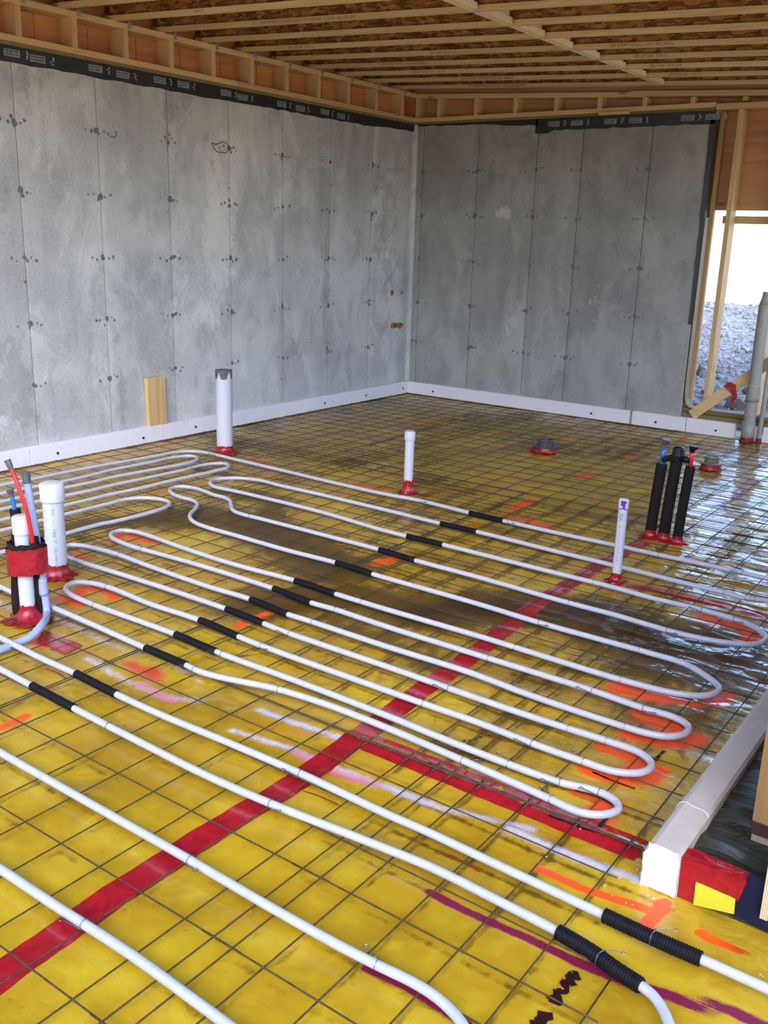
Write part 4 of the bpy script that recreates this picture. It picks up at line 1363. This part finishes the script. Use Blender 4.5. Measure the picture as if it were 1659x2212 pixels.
for nm, lst in found.items():
    lst.sort(key=lambda q_: q_[0])
    for r_, (px, pos, d, k) in enumerate(lst):
        o = link('wire_tie', tm[k % 4], 'tie')
        o.location = tuple(map(float, pos))
        o.rotation_euler = (0, 0, math.atan2(d[1], d[0]) + (math.pi if k % 3 == 0 else 0))
        which = '%s from the left' % ORD[r_] if len(lst) > 1 else 'the only one'
        tail = ' from left' if 'sleeve' in nm else ''
        which = which.replace('the left', 'left')
        nm = nm.replace('strand with the', 'strand with')
        tag(o, 'wire tie, %s, on the %s%s' % (which, nm, tail), 'wire tie', 'wire ties on the heating tubes')
for nm, px, py, dz in (('near', 1392, 2105, 0), ('far', 1418, 2030, 0)):
    P = fl(px, py, TZ)
    S = s7 if nm == 'near' else s6
    i = int(np.argmin(np.linalg.norm(S - P, axis=1)))
    d = S[i + 1] - S[i - 1]
    mb = MB()
    ring = [(0.0, .0202 * math.cos(a), .0202 * math.sin(a)) for a in np.linspace(-.9, math.pi + .9, 14)]
    lp = [(0, .0202 * math.cos(2.0), .0202 * math.sin(2.0)), (.01, -.0, .028), (.03, .01, .034), (.045, .012, .034), (.05, .018, .034), (.043, .02, .034), (.04, .013, .034)]
    mb.tube(spline(ring, .004), .0011, 5).tube(spline(lp, .003), .0011, 5)
    o = link('wire_tie', mb.mesh('wire_tie'), 'tie')
    o.location = tuple(map(float, S[i - 4 if nm == 'near' else i]))
    o.rotation_euler = (0, 0, math.atan2(d[1], d[0]))
    tag(o, 'bright wire tie around the %s ribbed black conduit' % ('lower' if nm == 'near' else 'upper'), 'wire tie')

# ---- red taped boots round pipe feet
def boot(parent, r, h, flare, seed, c=(0, 0), n=30):
    q = random.Random(seed)
    mb = MB()
    prof = [(flare, .001), (flare * .86, .006), (r + (flare - r) * .45, h * .18), (r + (flare - r) * .2, h * .38), (r + .003, h * .62), (r + .0022, h * .82), (r + .002, h)]
    ang = [(.16 * q.uniform(-1, 1), q.uniform(-1, 1)) for _ in range(n)]
    vs = []
    for j, (rr, hh) in enumerate(prof):
        wob = max(0, 1 - j / 5)
        for k in range(n):
            a = 2 * math.pi * k / n
            s = rr * (1 + ang[k][0] * wob * (1.6 if j == 0 else 1))
            z = hh + (h * .10 * ang[k][1] if j == len(prof) - 1 else .003 * ang[k][1] * (j > 0))
            vs.append((c[0] + s * math.cos(a), c[1] + s * math.sin(a), z))
    fs = [(j * n + k, j * n + (k + 1) % n, (j + 1) * n + (k + 1) % n, (j + 1) * n + k) for j in range(len(prof) - 1) for k in range(n)]
    return autosmooth(part('tape_boot', mb.add(vs, fs), 'red', parent, label='glossy red tape wrapped round the foot'), 50)
def pipe_text(parent, body, size, r, c, z_top, ang, axis=(0, 0, 1), bold=0, m='print', down=True):
    # writing runs down the pipe; letters face outward at angle ang
    def fn(a, b):
        th = ang + (b - size * .35) / r
        return (c[0] + (r + .0006) * math.cos(th), c[1] + (r + .0006) * math.sin(th), z_top - a)
    me = text_warp(body, size, fn)
    return link('lettering', me, m, parent)
def lean_xy(tx, ty):
    return Matrix(((1, 0, tx, 0), (0, 1, ty, 0), (0, 0, 1, 0), (0, 0, 0, 1)))
facing = lambda P: math.atan2(CAM[1] - P[1], CAM[0] - P[0])

# tall white pipe by the left wall, end wrapped in grey tape
P = fl(486, 978)
t = thing('vent_pipe', 'tall white pipe by the left wall, its top wrapped in torn grey tape', 'pipe', P)
autosmooth(part('pipe', MB().lathe((0, 0, 0), [(.057, 0), (.057, .59), (.050, .59), (.050, .4)], 36), 'pvc', t))
mb = MB()
n = 40
vs = []
for k in range(n):
    a = 2 * math.pi * k / n
    low = .596 - .022
    ph = ((a - facing(P)) / (2 * math.pi) * 5.2 + .28) % 1.0
    low = .535 if .12 < ph < .80 else .583
    if .05 < ph <= .12 or .80 <= ph < .9:
        low = .56
    vs += [(.0585 * math.cos(a), .0585 * math.sin(a), low), (.0592 * math.cos(a), .0592 * math.sin(a), .597), (.03 * math.cos(a), .03 * math.sin(a), .594)]
fs = []
for k in range(n):
    a, b = 3 * k, 3 * ((k + 1) % n)
    fs += [(a, b, b + 1, a + 1), (a + 1, b + 1, b + 2, a + 2)]
fs.append(tuple(3 * k + 2 for k in range(n)))
part('end_tape', mb.add(vs, fs), 'duct', t, label='torn dark grey tape over the open end')
boot(t, .057, .055, .10, 3)

# slim white capped pipe in the middle
def capped(name, label, P, r, h, caph, capr, tape_h, flare, seed, extra=None):
    t = thing(name, label, 'pipe', P)
    autosmooth(part('pipe', MB().lathe((0, 0, 0), [(r, 0), (r, h - .01)], 32), 'pvc', t))
    autosmooth(part('cap', MB().lathe((0, 0, 0), [(r * .9, h - caph), (capr, h - caph + .001), (capr, h - .012), (capr * .93, h - .005), (capr * .75, h - .001), (capr * .3, h), (.0005, h)], 32), 'pvc', t), 35)
    if tape_h:
        boot(t, r, tape_h, flare, seed)
    return t
P = fl(881, 1064)
capped('drain_pipe', 'slim white capped pipe in the middle of the mesh with a tall red tape foot', P, .0285, .392, .055, .0335, .085, .058, 5)
# short pipe with purple primer
P = fl(1330, 1256)
t = capped('drain_pipe', 'white pipe with purple smeared cap and black lettering beside the red floor tape', P, .0215, .405, .048, .0235, .045, .052, 8)
fa = facing(P)
pipe_text(t, 'IPEX', .022, .0215, (0, 0), .345, fa - .25, m='printdark')
pipe_text(t, 'CSA 1-1/2  SYSTEM 15  PVC DWV  PVC-8 1 C', .010, .0215, (0, 0), .285, fa - .25, m='print')
mb = MB()
q = random.Random(4)
for dth, z0, z1, w in ((-.25, .375, .40, .5), (.1, .36, .398, .45), (.35, .385, .40, .4), (-.05, .385, .402, .8), (-.3, .36, .366, .5), (.3, .36, .364, .6), (.55, .358, .362, .5), (-.6, .358, .362, .4)):
    n = 6
    vs = []
    for k in range(n + 1):
        a = fa + dth + w * (k / n - .5)
        vs += [(.0243 * math.cos(a), .0243 * math.sin(a), z0 + q.uniform(-.003, .003)), (.0243 * math.cos(a), .0243 * math.sin(a), z1 - q.uniform(0, .006))]
    mb.add(vs, [(2 * k, 2 * k + 2, 2 * k + 3, 2 * k + 1) for k in range(n)])
part('primer_stain', mb, 'purple', t, label='purple primer smear')

# big white capped pipe at the left
P = fl(125, 1243)
t = capped('vent_pipe', 'big white capped pipe with vertical lettering at the left', P, .0455, .44, .085, .0535, .06, .085, 12)
fa = facing(P)
pipe_text(t, "1'  PLUS", .014, .0455, (0, 0), .345, fa - .05)
pipe_text(t, '~~ ~~', .014, .0455, (0, 0), .285, fa - .05)
pipe_text(t, '7300  3"', .020, .0455, (0, 0), .235, fa - .05)
pipe_text(t, 'PVC TYPE 1 SDR', .014, .0455, (0, 0), .145, fa - .05)

# bundle at the far left: white pipe, two insulated water pipes, red tube, grey conduit
P = fl(62, 1335)
BASE = P.copy()
t = capped('drain_pipe', 'white capped pipe in the taped bundle at the left edge', P, .030, .435, .075, .0355, .065, .085, 15)
mb = MB()
n = 30
vs = []
for k in range(n):
    a = 2 * math.pi * k / n
    sx_, sy_ = .078 * math.cos(a), .056 * math.sin(a)
    f_ = facing(P) + math.pi / 2
    x_, y_ = sx_ * math.cos(f_) - sy_ * math.sin(f_), sx_ * math.sin(f_) + sy_ * math.cos(f_)
    o_ = (.012 * math.cos(f_), .012 * math.sin(f_))
    vs += [(x_ + o_[0], y_ + o_[1], .198 + random.uniform(-.004, .004)), (x_ * 1.01 + o_[0], y_ * 1.01 + o_[1], .305 + random.uniform(-.003, .003))]
part('tape_band', mb.add(vs, [(2 * k, 2 * ((k + 1) % n), 2 * ((k + 1) % n) + 1, 2 * k + 1) for k in range(n)]), 'red', t, True, 'wide red tape band round the whole bundle')
vs = []
for k in range(n):
    a = 2 * math.pi * k / n
    sx_, sy_ = .073 * math.cos(a), .052 * math.sin(a)
    x_, y_ = sx_ * math.cos(f_) - sy_ * math.sin(f_), sx_ * math.sin(f_) + sy_ * math.cos(f_)
    vs += [(x_ + o_[0], y_ + o_[1], .29), (x_ * .98 + o_[0], y_ * .98 + o_[1], .326 + random.uniform(-.006, .006))]
part('tape_band', MB().add(vs, [(2 * k, 2 * ((k + 1) % n), 2 * ((k + 1) % n) + 1, 2 * k + 1) for k in range(n)]), 'black_tape', t, True, 'black tape band above the red one')
mb = MB()
q = random.Random(9)
for a0 in (-.2, -1.1, .6, 2.4, 3.3):
    aa = facing(P) + a0
    c_ = (.07 * math.cos(aa), .07 * math.sin(aa))
    pl = [(c_[0] + q.uniform(.03, .06) * math.cos(b), c_[1] + q.uniform(.03, .06) * math.sin(b)) for b in np.linspace(0, 5.6, 8)]
    mb.prism(pl, .003, .006 + q.uniform(0, .004))
part('tape_flap', mb, 'red', t, label='torn red tape flaps round the foot')
right = np.array([math.cos(facing(P) + math.pi / 2), math.sin(facing(P) + math.pi / 2), 0])
ahead = np.array([math.cos(facing(P)), math.sin(facing(P)), 0])
def bun(px, py, off):                   # survey pixel on the upright plane `off` metres nearer than the white pipe
    d_ = _ray(px, py)
    return CAM + d_ * (((BASE + ahead * off - CAM) @ ahead) / (d_ @ ahead))
def onfloor(v):
    v = np.array(v)
    v[2] = 0
    return v
# insulated pipe with the blue end
B = onfloor(bun(40, 1325, -.045))
t = thing('water_pipe', 'black insulated water pipe with a short blue end, left edge bundle', 'pipe', B)
pts = [B * 0, bun(37, 1300, -.045) - B, bun(36, 1180, -.05) - B, bun(37, 1130, -.05) - B, bun(32, 1100, -.05) - B]
autosmooth(part('insulation', MB().tube(spline(pts, .02), .0215, 20), 'insul', t))
e = np.array(pts[-1])
q1, q2_ = bun(29, 1085, -.05) - B, bun(25, 1070, -.05) - B
part('tube', MB().tube(spline([e - [0, 0, .02], q1, q2_], .01), .0085, 12), 'bluepex', t, True)
part('end_tape', MB().tube([q2_ - (q2_ - q1) * .2, q2_ + (q2_ - q1) * .25, q2_ + (q2_ - q1) * .75], [.0095, .011, .016], 10), 'duct', t, label='grey tape over the blue end')
# insulated pipe with the red tube
B = onfloor(bun(86, 1338, -.02))
t = thing('water_pipe', 'black insulated pipe with a long red tube leaning left, left edge bundle', 'pipe', B)
pts = [B * 0, bun(85, 1315, -.02) - B, bun(80, 1255, -.015) - B, bun(76, 1200, .0) - B, bun(74, 1160, .02) - B]
autosmooth(part('insulation', MB().tube(spline(pts, .02), [.024 - .009 * (k / len(spline(pts, .02))) ** 3 for k in range(len(spline(pts, .02)))], 20), 'insul', t))
pts = [bun(72, 1178, .028) - B, bun(67, 1150, .045) - B, bun(56, 1098, .045) - B, bun(42, 1058, .035) - B, bun(31, 1028, .02) - B, bun(21, 1006, .01) - B]
part('tube', MB().tube(spline(pts, .012), .0082, 12), 'redpex', t, True)
e1, e2 = np.array(pts[-2]), np.array(pts[-1])
dd = (e2 - e1) / np.linalg.norm(e2 - e1)
part('end_tape', MB().tube([e2 - dd * .014, e2 + dd * .004, e2 + dd * .024], [.0095, .0125, .0140], 8), 'duct', t, label='grey tape over the red end')
# grey conduit: upright length, coupling, bend down to the floor and off to the left
low_px = [(92, 1262, .135), (97, 1300, .10), (99, 1322, .075), (90, 1350, .045), (68, 1374, .028), (40, 1388, .020), (0, 1404, .018), (-60, 1428, .018), (-200, 1480, .018), (-420, 1560, .018)]
low_w = [bun(93, 1268, .0), bun(99, 1300, .005), bun(101, 1325, .02)] + [fl(a, b, z) for a, b, z in low_px[3:]]
B = onfloor(low_w[2])
t = thing('conduit', 'pale blue grey conduit rising in the left bundle and bending along the floor', 'conduit', B)
upright = [bun(55, 1022, .0) - B, bun(64, 1075, .0) - B, bun(75, 1140, .0) - B, bun(84, 1195, -.01) - B, bun(90, 1240, -.005) - B]
lowp = [w_ - B for w_ in low_w]
part('conduit_length', MB().tube(spline(upright + lowp, .012), .0150, 16), 'conduit', t, True)
part('coupling', MB().tube(spline([bun(91, 1248, -.003) - B, bun(93, 1268, .0) - B, bun(95, 1285, .002) - B], .01), .0185, 16), 'conduit', t, True)
u0, u1_ = np.array(upright[0]), np.array(upright[1])
ud = (u0 - u1_) / np.linalg.norm(u0 - u1_)
part('end_tape', MB().tube([u0 - ud * .04, u0 - ud * .01, u0 + ud * .004], [.0158, .0165, .0175], 12), 'duct', t, label='grey tape over the conduit end')

# three black insulated pipes by the red floor tape
def insul_pipe(px, py, tip, h, r, label, kind):
    P = fl(px, py)
    t = thing('water_pipe', label, 'pipe', P)
    d = np.array(tip, float)
    pts = [(0, 0, 0), tuple(d * .12 + [0, 0, h * .25]), tuple(d * .5 + [0, 0, h * .6]), tuple(d * 1.0 + [0, 0, h])]
    S = spline(pts, .015)
    autosmooth(part('insulation', MB().tube(S, r, 20), 'insul', t))
    return t, P, S[-1]
lean = np.array([.022, .010, 0])
tA, PA_, eA = insul_pipe(1404, 1160, lean * .8, .41, .0285, 'left of three black insulated pipes, blue tube end with grey tape', 0)
part('tube', MB().tube([eA - [0, 0, .03], eA + [0, 0, .05], eA + [.001, 0, .085]], .013, 14), 'bluepex', tA, True)
e = eA + [.001, 0, .083]
part('end_tape', MB().tube([e, e + [0, 0, .02], e + [.004, 0, .034], e + [.007, 0, .052]], [.0145, .0150, .019, .026], 10), 'duct', tA, label='grey tape flared over the tube end')
tB, PB_, eB = insul_pipe(1433, 1166, lean, .49, .030, 'tallest middle one of three black insulated pipes, end bound in black tape', 0)
part('end_tape', MB().lathe(eB, [(.030, -.06), (.034, -.05), (.035, -.02), (.030, .006), (.026, .02), (.012, .026), (.002, .027)], 14, wob=.12, seed=2), 'black_tape', tB, label='lumpy black tape wrap')
tC, PC_, eC = insul_pipe(1462, 1174, lean * .9, .425, .0255, 'right of three black insulated pipes, red tube end with dark tape', 0)
part('tube', MB().tube([eC - [0, 0, .03], eC + [0, 0, .05], eC + [.001, 0, .075]], .0115, 14), 'redpex', tC, True)
e = eC + [.001, 0, .073]
part('end_tape', MB().tube([e, e + [-.002, 0, .014], e + [.003, 0, .026], e + [.004, 0, .036]], [.0125, .0145, .022, .024], 9), 'black_tape', tC, label='dark tape flared over the tube end')
wA = PA_ + eA - PB_ + [0, 0, .03]
wC = PC_ + eC - PB_ + [0, 0, .028]
mid_ = eB + [0, 0, -.045]
part('strap_tape', MB().tube(spline([wA - [0, 0, .006], (wA + mid_) / 2 + [0, 0, .006], mid_, (wC + mid_) / 2 + [0, 0, .006], wC - [0, 0, .004]], .01), [.017 + .003 * math.sin(k * 1.7) for k in range(len(spline([wA - [0, 0, .006], (wA + mid_) / 2 + [0, 0, .006], mid_, (wC + mid_) / 2 + [0, 0, .006], wC - [0, 0, .004]], .01)))], 9), 'black_tape', tB, label='black tape strap joining the three pipes')
for tt, r, s in ((tA, .0285, 21), (tB, .030, 22), (tC, .0255, 23)):
    boot(tt, r, .045, .062, s)

# floor drains
def drain(px, py, r, m, label, seed, m2='abs'):
    P = fl(px, py)
    t = thing('floor_drain', label, 'drain', P)
    boot(t, r * .86, .05, r * 1.05, seed)
    autosmooth(part('flange', MB().lathe((0, 0, 0), [(r * .7, .042), (r, .046), (r * 1.02, .052), (r * .98, .056), (r * .66, .058), (r * .66, .050)], 36), m, t))
    autosmooth(part('collar', MB().lathe((0, 0, 0), [(r * .60, .050), (r * .60, .084), (r * .68, .088), (r * .68, .096), (r * .54, .096), (r * .54, .06), (.001, .06)], 36), m, t))
    part('strainer', MB().lathe((0, 0, 0), [(r * .53, .080), (r * .53, .088), (.001, .089)], 24), m, t)
    return t
drain(1176, 976, .098, 'abs', 'dark grey round floor drain on red tape, near the middle pipe', 31)
drain(1535, 1014, .080, 'drain_beige', 'olive floor drain on red tape behind the three black pipes', 32)

# grey conduits standing in the window opening
P = np.array([ony(1613, 950, -.075)[0], -.075, 0])
t = thing('conduit', 'thick grey conduit with couplings standing in front of the window studs', 'conduit', P)
d = np.array([ony(1654, 650, -.075)[0] - P[0], .0, 0])
pts = [(0, 0, 0), tuple(d * .3 + [0, 0, .4]), tuple(d + [0, 0, 1.10])]
S = spline(pts, .03)
autosmooth(part('conduit_length', MB().tube(S, .047, 24), 'conduit_dull', t))
part('coupling', MB().tube([S[0] + [0, 0, .0], S[0] + [0, 0, .165]], .052, 24), 'conduit_dull', t, True)
i = int(np.argmin(abs(S[:, 2] - .44)))
part('coupling', MB().tube(S[i - 3:i + 3], .053, 24), 'conduit_dull', t, True)
part('end_taper', MB().tube([S[-1] - [0, 0, .005], S[-1] + [.002, .003, .05], S[-1] + [.003, .004, .10]], [.0465, .034, .032], 24), 'conduit_dull', t, True)
boot(t, .052, .04, .060, 41)
P = np.array([ony(1638, 955, -.062)[0], -.062, 0])
t = thing('conduit', 'thin grey conduit right of the thick one at the window opening', 'conduit', P)
autosmooth(part('conduit_length', MB().tube([(0, 0, 0), (.004, .0, .5), (.010, .0, 1.1), (.014, .0, 1.5)], .0185, 16), 'conduit_dull', t))
boot(t, .019, .04, .03, 42)

# diagonal brace with a red tape flag
A = ony(1494, 897, -.0135)
B = ony(1659, 785, -.0135)
B = A + (B - A) * 1.9
d = (B - A) / np.linalg.norm(B - A)
up = np.cross([0, -1, 0], d)
up = up / np.linalg.norm(up)
if up[2] < 0:
    up = -up
t = thing('diagonal_brace', 'diagonal wooden brace across the window opening with a red tape flag', 'brace', A)
hw, th = .043, .012
P8 = [A - A - up * hw + [0, -th, 0], B - A - up * hw + [0, -th, 0], B - A - up * hw + [0, th, 0], -up * hw + [0, th, 0],
      up * hw + [0, -th, 0], B - A + up * hw + [0, -th, 0], B - A + up * hw + [0, th, 0], up * hw + [0, th, 0]]
bevel(part('board', MB().hexa(P8), 'lx', t), .002, 1)
c_ = ony(1577, 838, -.030) - A
fpl = [(-.055, .012), (-.005, .05), (.045, .03), (.05, -.01), (.066, -.06), (.06, -.085), (.026, -.125), (.014, -.122), (.022, -.05), (-.01, -.02)]
mb = MB()
n = len(fpl)
vs = [(c_[0] + a, c_[1] + .004 * math.sin(40 * a), c_[2] + b) for a, b in fpl] + [(c_[0] + a, c_[1] - .0025 + .004 * math.sin(40 * a), c_[2] + b) for a, b in fpl]
mb.add(vs, [tuple(range(n)), tuple(range(2 * n - 1, n - 1, -1))] + [(k, n + k, n + (k + 1) % n, (k + 1) % n) for k in range(n)])
part('tape_flag', mb, 'red', t, label='red tape flag stuck on the brace')

# wood offcut standing on the foam strip against the left wall
P = onx(343, 908, .04)
t = thing('wood_offcut', 'short pine board leaning on the left wall above the foam strip', 'board', (.002, P[1], FZ + .0))
o = part('board', MB().box((0, -.088, .0), (.038, .082, .36)), 'lz', t)
bevel(o, .003, 2)
part('core_line', MB().box((.0375, -.004, .01), (.0388, -.001, .35)), 'treated', t)
t.rotation_euler = (math.radians(1.2), 0, 0)

# foam kerb at the right with string tied round
t = thing('foam_kerb', 'long white foam block kerb at the lower right with a cut end', 'foam block', (4.92, -6.02, 0))
KX0, KX1, KY1 = -.046, .046, 3.2
nseg = 16
vs, fs = [], []
ysk = np.linspace(0, KY1, nseg)
prof = [(KX0 + .006, 0), (KX0, .02), (KX0 + .002, .100), (KX0 + .012, .120), (KX0 + .026, .127), (KX1 - .006, .125), (KX1, .115), (KX1, 0)]
for y in ysk:
    for (x, z) in prof:
        vs.append((x + random.uniform(-.0012, .0012), y + (0 if y else random.uniform(-.004, .004)), z + random.uniform(-.001, .001)))
m_ = len(prof)
for i in range(nseg - 1):
    for k in range(m_):
        fs.append((i * m_ + k, i * m_ + (k + 1) % m_, (i + 1) * m_ + (k + 1) % m_, (i + 1) * m_ + k))
fs.append(tuple((nseg - 1) * m_ + k for k in range(m_ - 1, -1, -1)))
fs.append(tuple(range(m_)))
part('block', MB().add(vs, fs), 'foam_shaded', t)
q = random.Random(3)
g = 9
vs, fs = [], []
for j in range(g):
    for i in range(g):
        u, w = i / (g - 1), j / (g - 1)
        x = KX0 + .004 + (KX1 - KX0 - .006) * u
        z = .004 + .122 * w
        if w > .85:
            x = KX0 + .012 + (KX1 - KX0 - .018) * u
        vs.append((x + q.uniform(-.002, .002), -.004 + q.uniform(-.005, .002), z + q.uniform(-.002, .002)))
for j in range(g - 1):
    for i in range(g - 1):
        a = j * g + i
        fs.append((a, a + 1, a + g + 1, a + g))
part('cut_end', MB().add(vs, fs), 'foam_cut', t, label='rough bright cut end of the foam')
yk = fl(1487, 1735, .127)[1] + 6.02
part('string', MB().tube(spline([(KX0 - .0005, yk + .004, .095), (KX0 + .012, yk + .002, .1205), (KX0 + .026, yk, .1278), (0, yk - .006, .1272), (KX1 - .006, yk - .014, .1262), (KX1 + .0005, yk - .016, .115)], .006), .0011, 6), 'foam', t, True, 'thin white string tied across the foam')

# low curb wrapped in black poly, red and yellow flaps on its front
t = thing('curb', 'low curb right of the foam kerb wrapped in wrinkled black plastic', 'curb', (5.1, -6.0, 0))
gx_ = np.linspace(-.133, .6, 60)
gy_ = np.linspace(-.005, 3.0, 150)
A_, B_ = np.meshgrid(gx_, gy_)
zz = .095 + .028 * (fbm(A_ * 4, B_ * 16, 51, 4) - .5) - .03 * np.clip((A_ + .05) / .2, 0, 1) * (B_ < .16) - .012 * np.abs(fbm(A_ * 5, B_ * 24, 57, 3) - .5)
zz = zz - .025 * np.clip(.1 - B_, 0, .1) / .1
v = np.stack([A_, B_, zz], -1).reshape(-1, 3)
n_, m_ = A_.shape
ii = np.arange(n_ * m_).reshape(n_, m_)
f = np.stack([ii[:-1, :-1], ii[:-1, 1:], ii[1:, 1:], ii[1:, :-1]], -1).reshape(-1, 4).tolist()
nb = len(v)
front = v[:m_].copy()
front[:, 2] = 0
v = np.vstack([v, front])
f += [(k, nb + k, nb + k + 1, k + 1) for k in range(m_ - 1)]
autosmooth(part('plastic_sheet', MB().add(v, f), 'bpoly', t), 60)
def front_patch(name, px, m, y, label, yo=0):
    Q = [ony(a, b, y) for a, b in px]
    n = len(Q)
    vs = [(q_[0] - 5.1, y + 6.0 , max(.002, q_[2])) for q_ in Q] + [(q_[0] - 5.1, y + 6.0 + .004, max(.002, q_[2])) for q_ in Q]
    fs = [tuple(range(n)), tuple(range(2 * n - 1, n - 1, -1))] + [(k, n + k, n + (k + 1) % n, (k + 1) % n) for k in range(n)]
    return part(name, MB().add(vs, fs), m, t, label=label)
front_patch('tape_patch', [(1456, 1938), (1497, 1955), (1503, 1907), (1590, 1945), (1593, 1948), (1603, 1930), (1608, 1912), (1560, 1888), (1474, 1853)], 'red', -6.012, 'shiny red tape on the curb front')
Q = [fl(a, b, .112) - [5.1, -6.0, 0] for a, b in ((1474, 1853), (1560, 1888), (1608, 1912), (1626, 1893), (1570, 1866), (1500, 1838), (1478, 1832))]
part('tape_patch', MB().add([(q_[0], q_[1], .112 + .006 * (k % 2)) for k, q_ in enumerate(Q)] + [(q_[0], q_[1], .104) for q_ in Q], [tuple(range(7))] + [(k, 7 + k, 7 + (k + 1) % 7, (k + 1) % 7) for k in range(7)]), 'red', t, label='red tape folded over the curb top')
front_patch('yellow_flap', [(1497, 1957), (1585, 1975), (1588, 1943), (1503, 1906)], 'yellow_flap', -6.018, 'bright yellow plastic flap')
front_patch('navy_sheet', [(1582, 1975), (1700, 2040), (1700, 1910), (1618, 1888), (1600, 1930), (1588, 1945)], 'navy', -6.010, 'dark navy plastic sheet')
# plywood sheet standing at the right edge
Q = ony(1640, 1983, -6.03)
t = thing('plywood_sheet', 'upright plywood sheet seen edge on at the right border', 'plywood', (Q[0] + .009, -6.03, max(.004, Q[2])))
part('sheet', MB().box((-.009, .003, 0), (.009, .165, 2.3)), 'ply', t)
part('edge', MB().box((-.009, 0, 0), (.009, .003, 2.3)), 'plyedge', t, label='layered plywood edge')

mb = MB()
for k, (px, py) in enumerate([(1376, 1880), (1384, 1888), (1306, 1914), (1352, 1952), (1366, 1956), (1253, 1794), (1180, 1848), (1322, 1936), (1642, 2104), (1648, 2108), (1340, 1900), (1400, 1936), (1412, 1942)]):
    P = fl(px, py)
    stone(mb, (P[0], P[1], zfloor(P[0], P[1]) + .003), random.uniform(.0016, .0032), 900 + k)
o = link('foam_crumbs', mb.mesh('foam_crumbs'), 'foam_cut')
o['kind'] = 'stuff'
tag(o, 'white foam crumbs scattered on the yellow floor near the kerb end', 'crumbs')
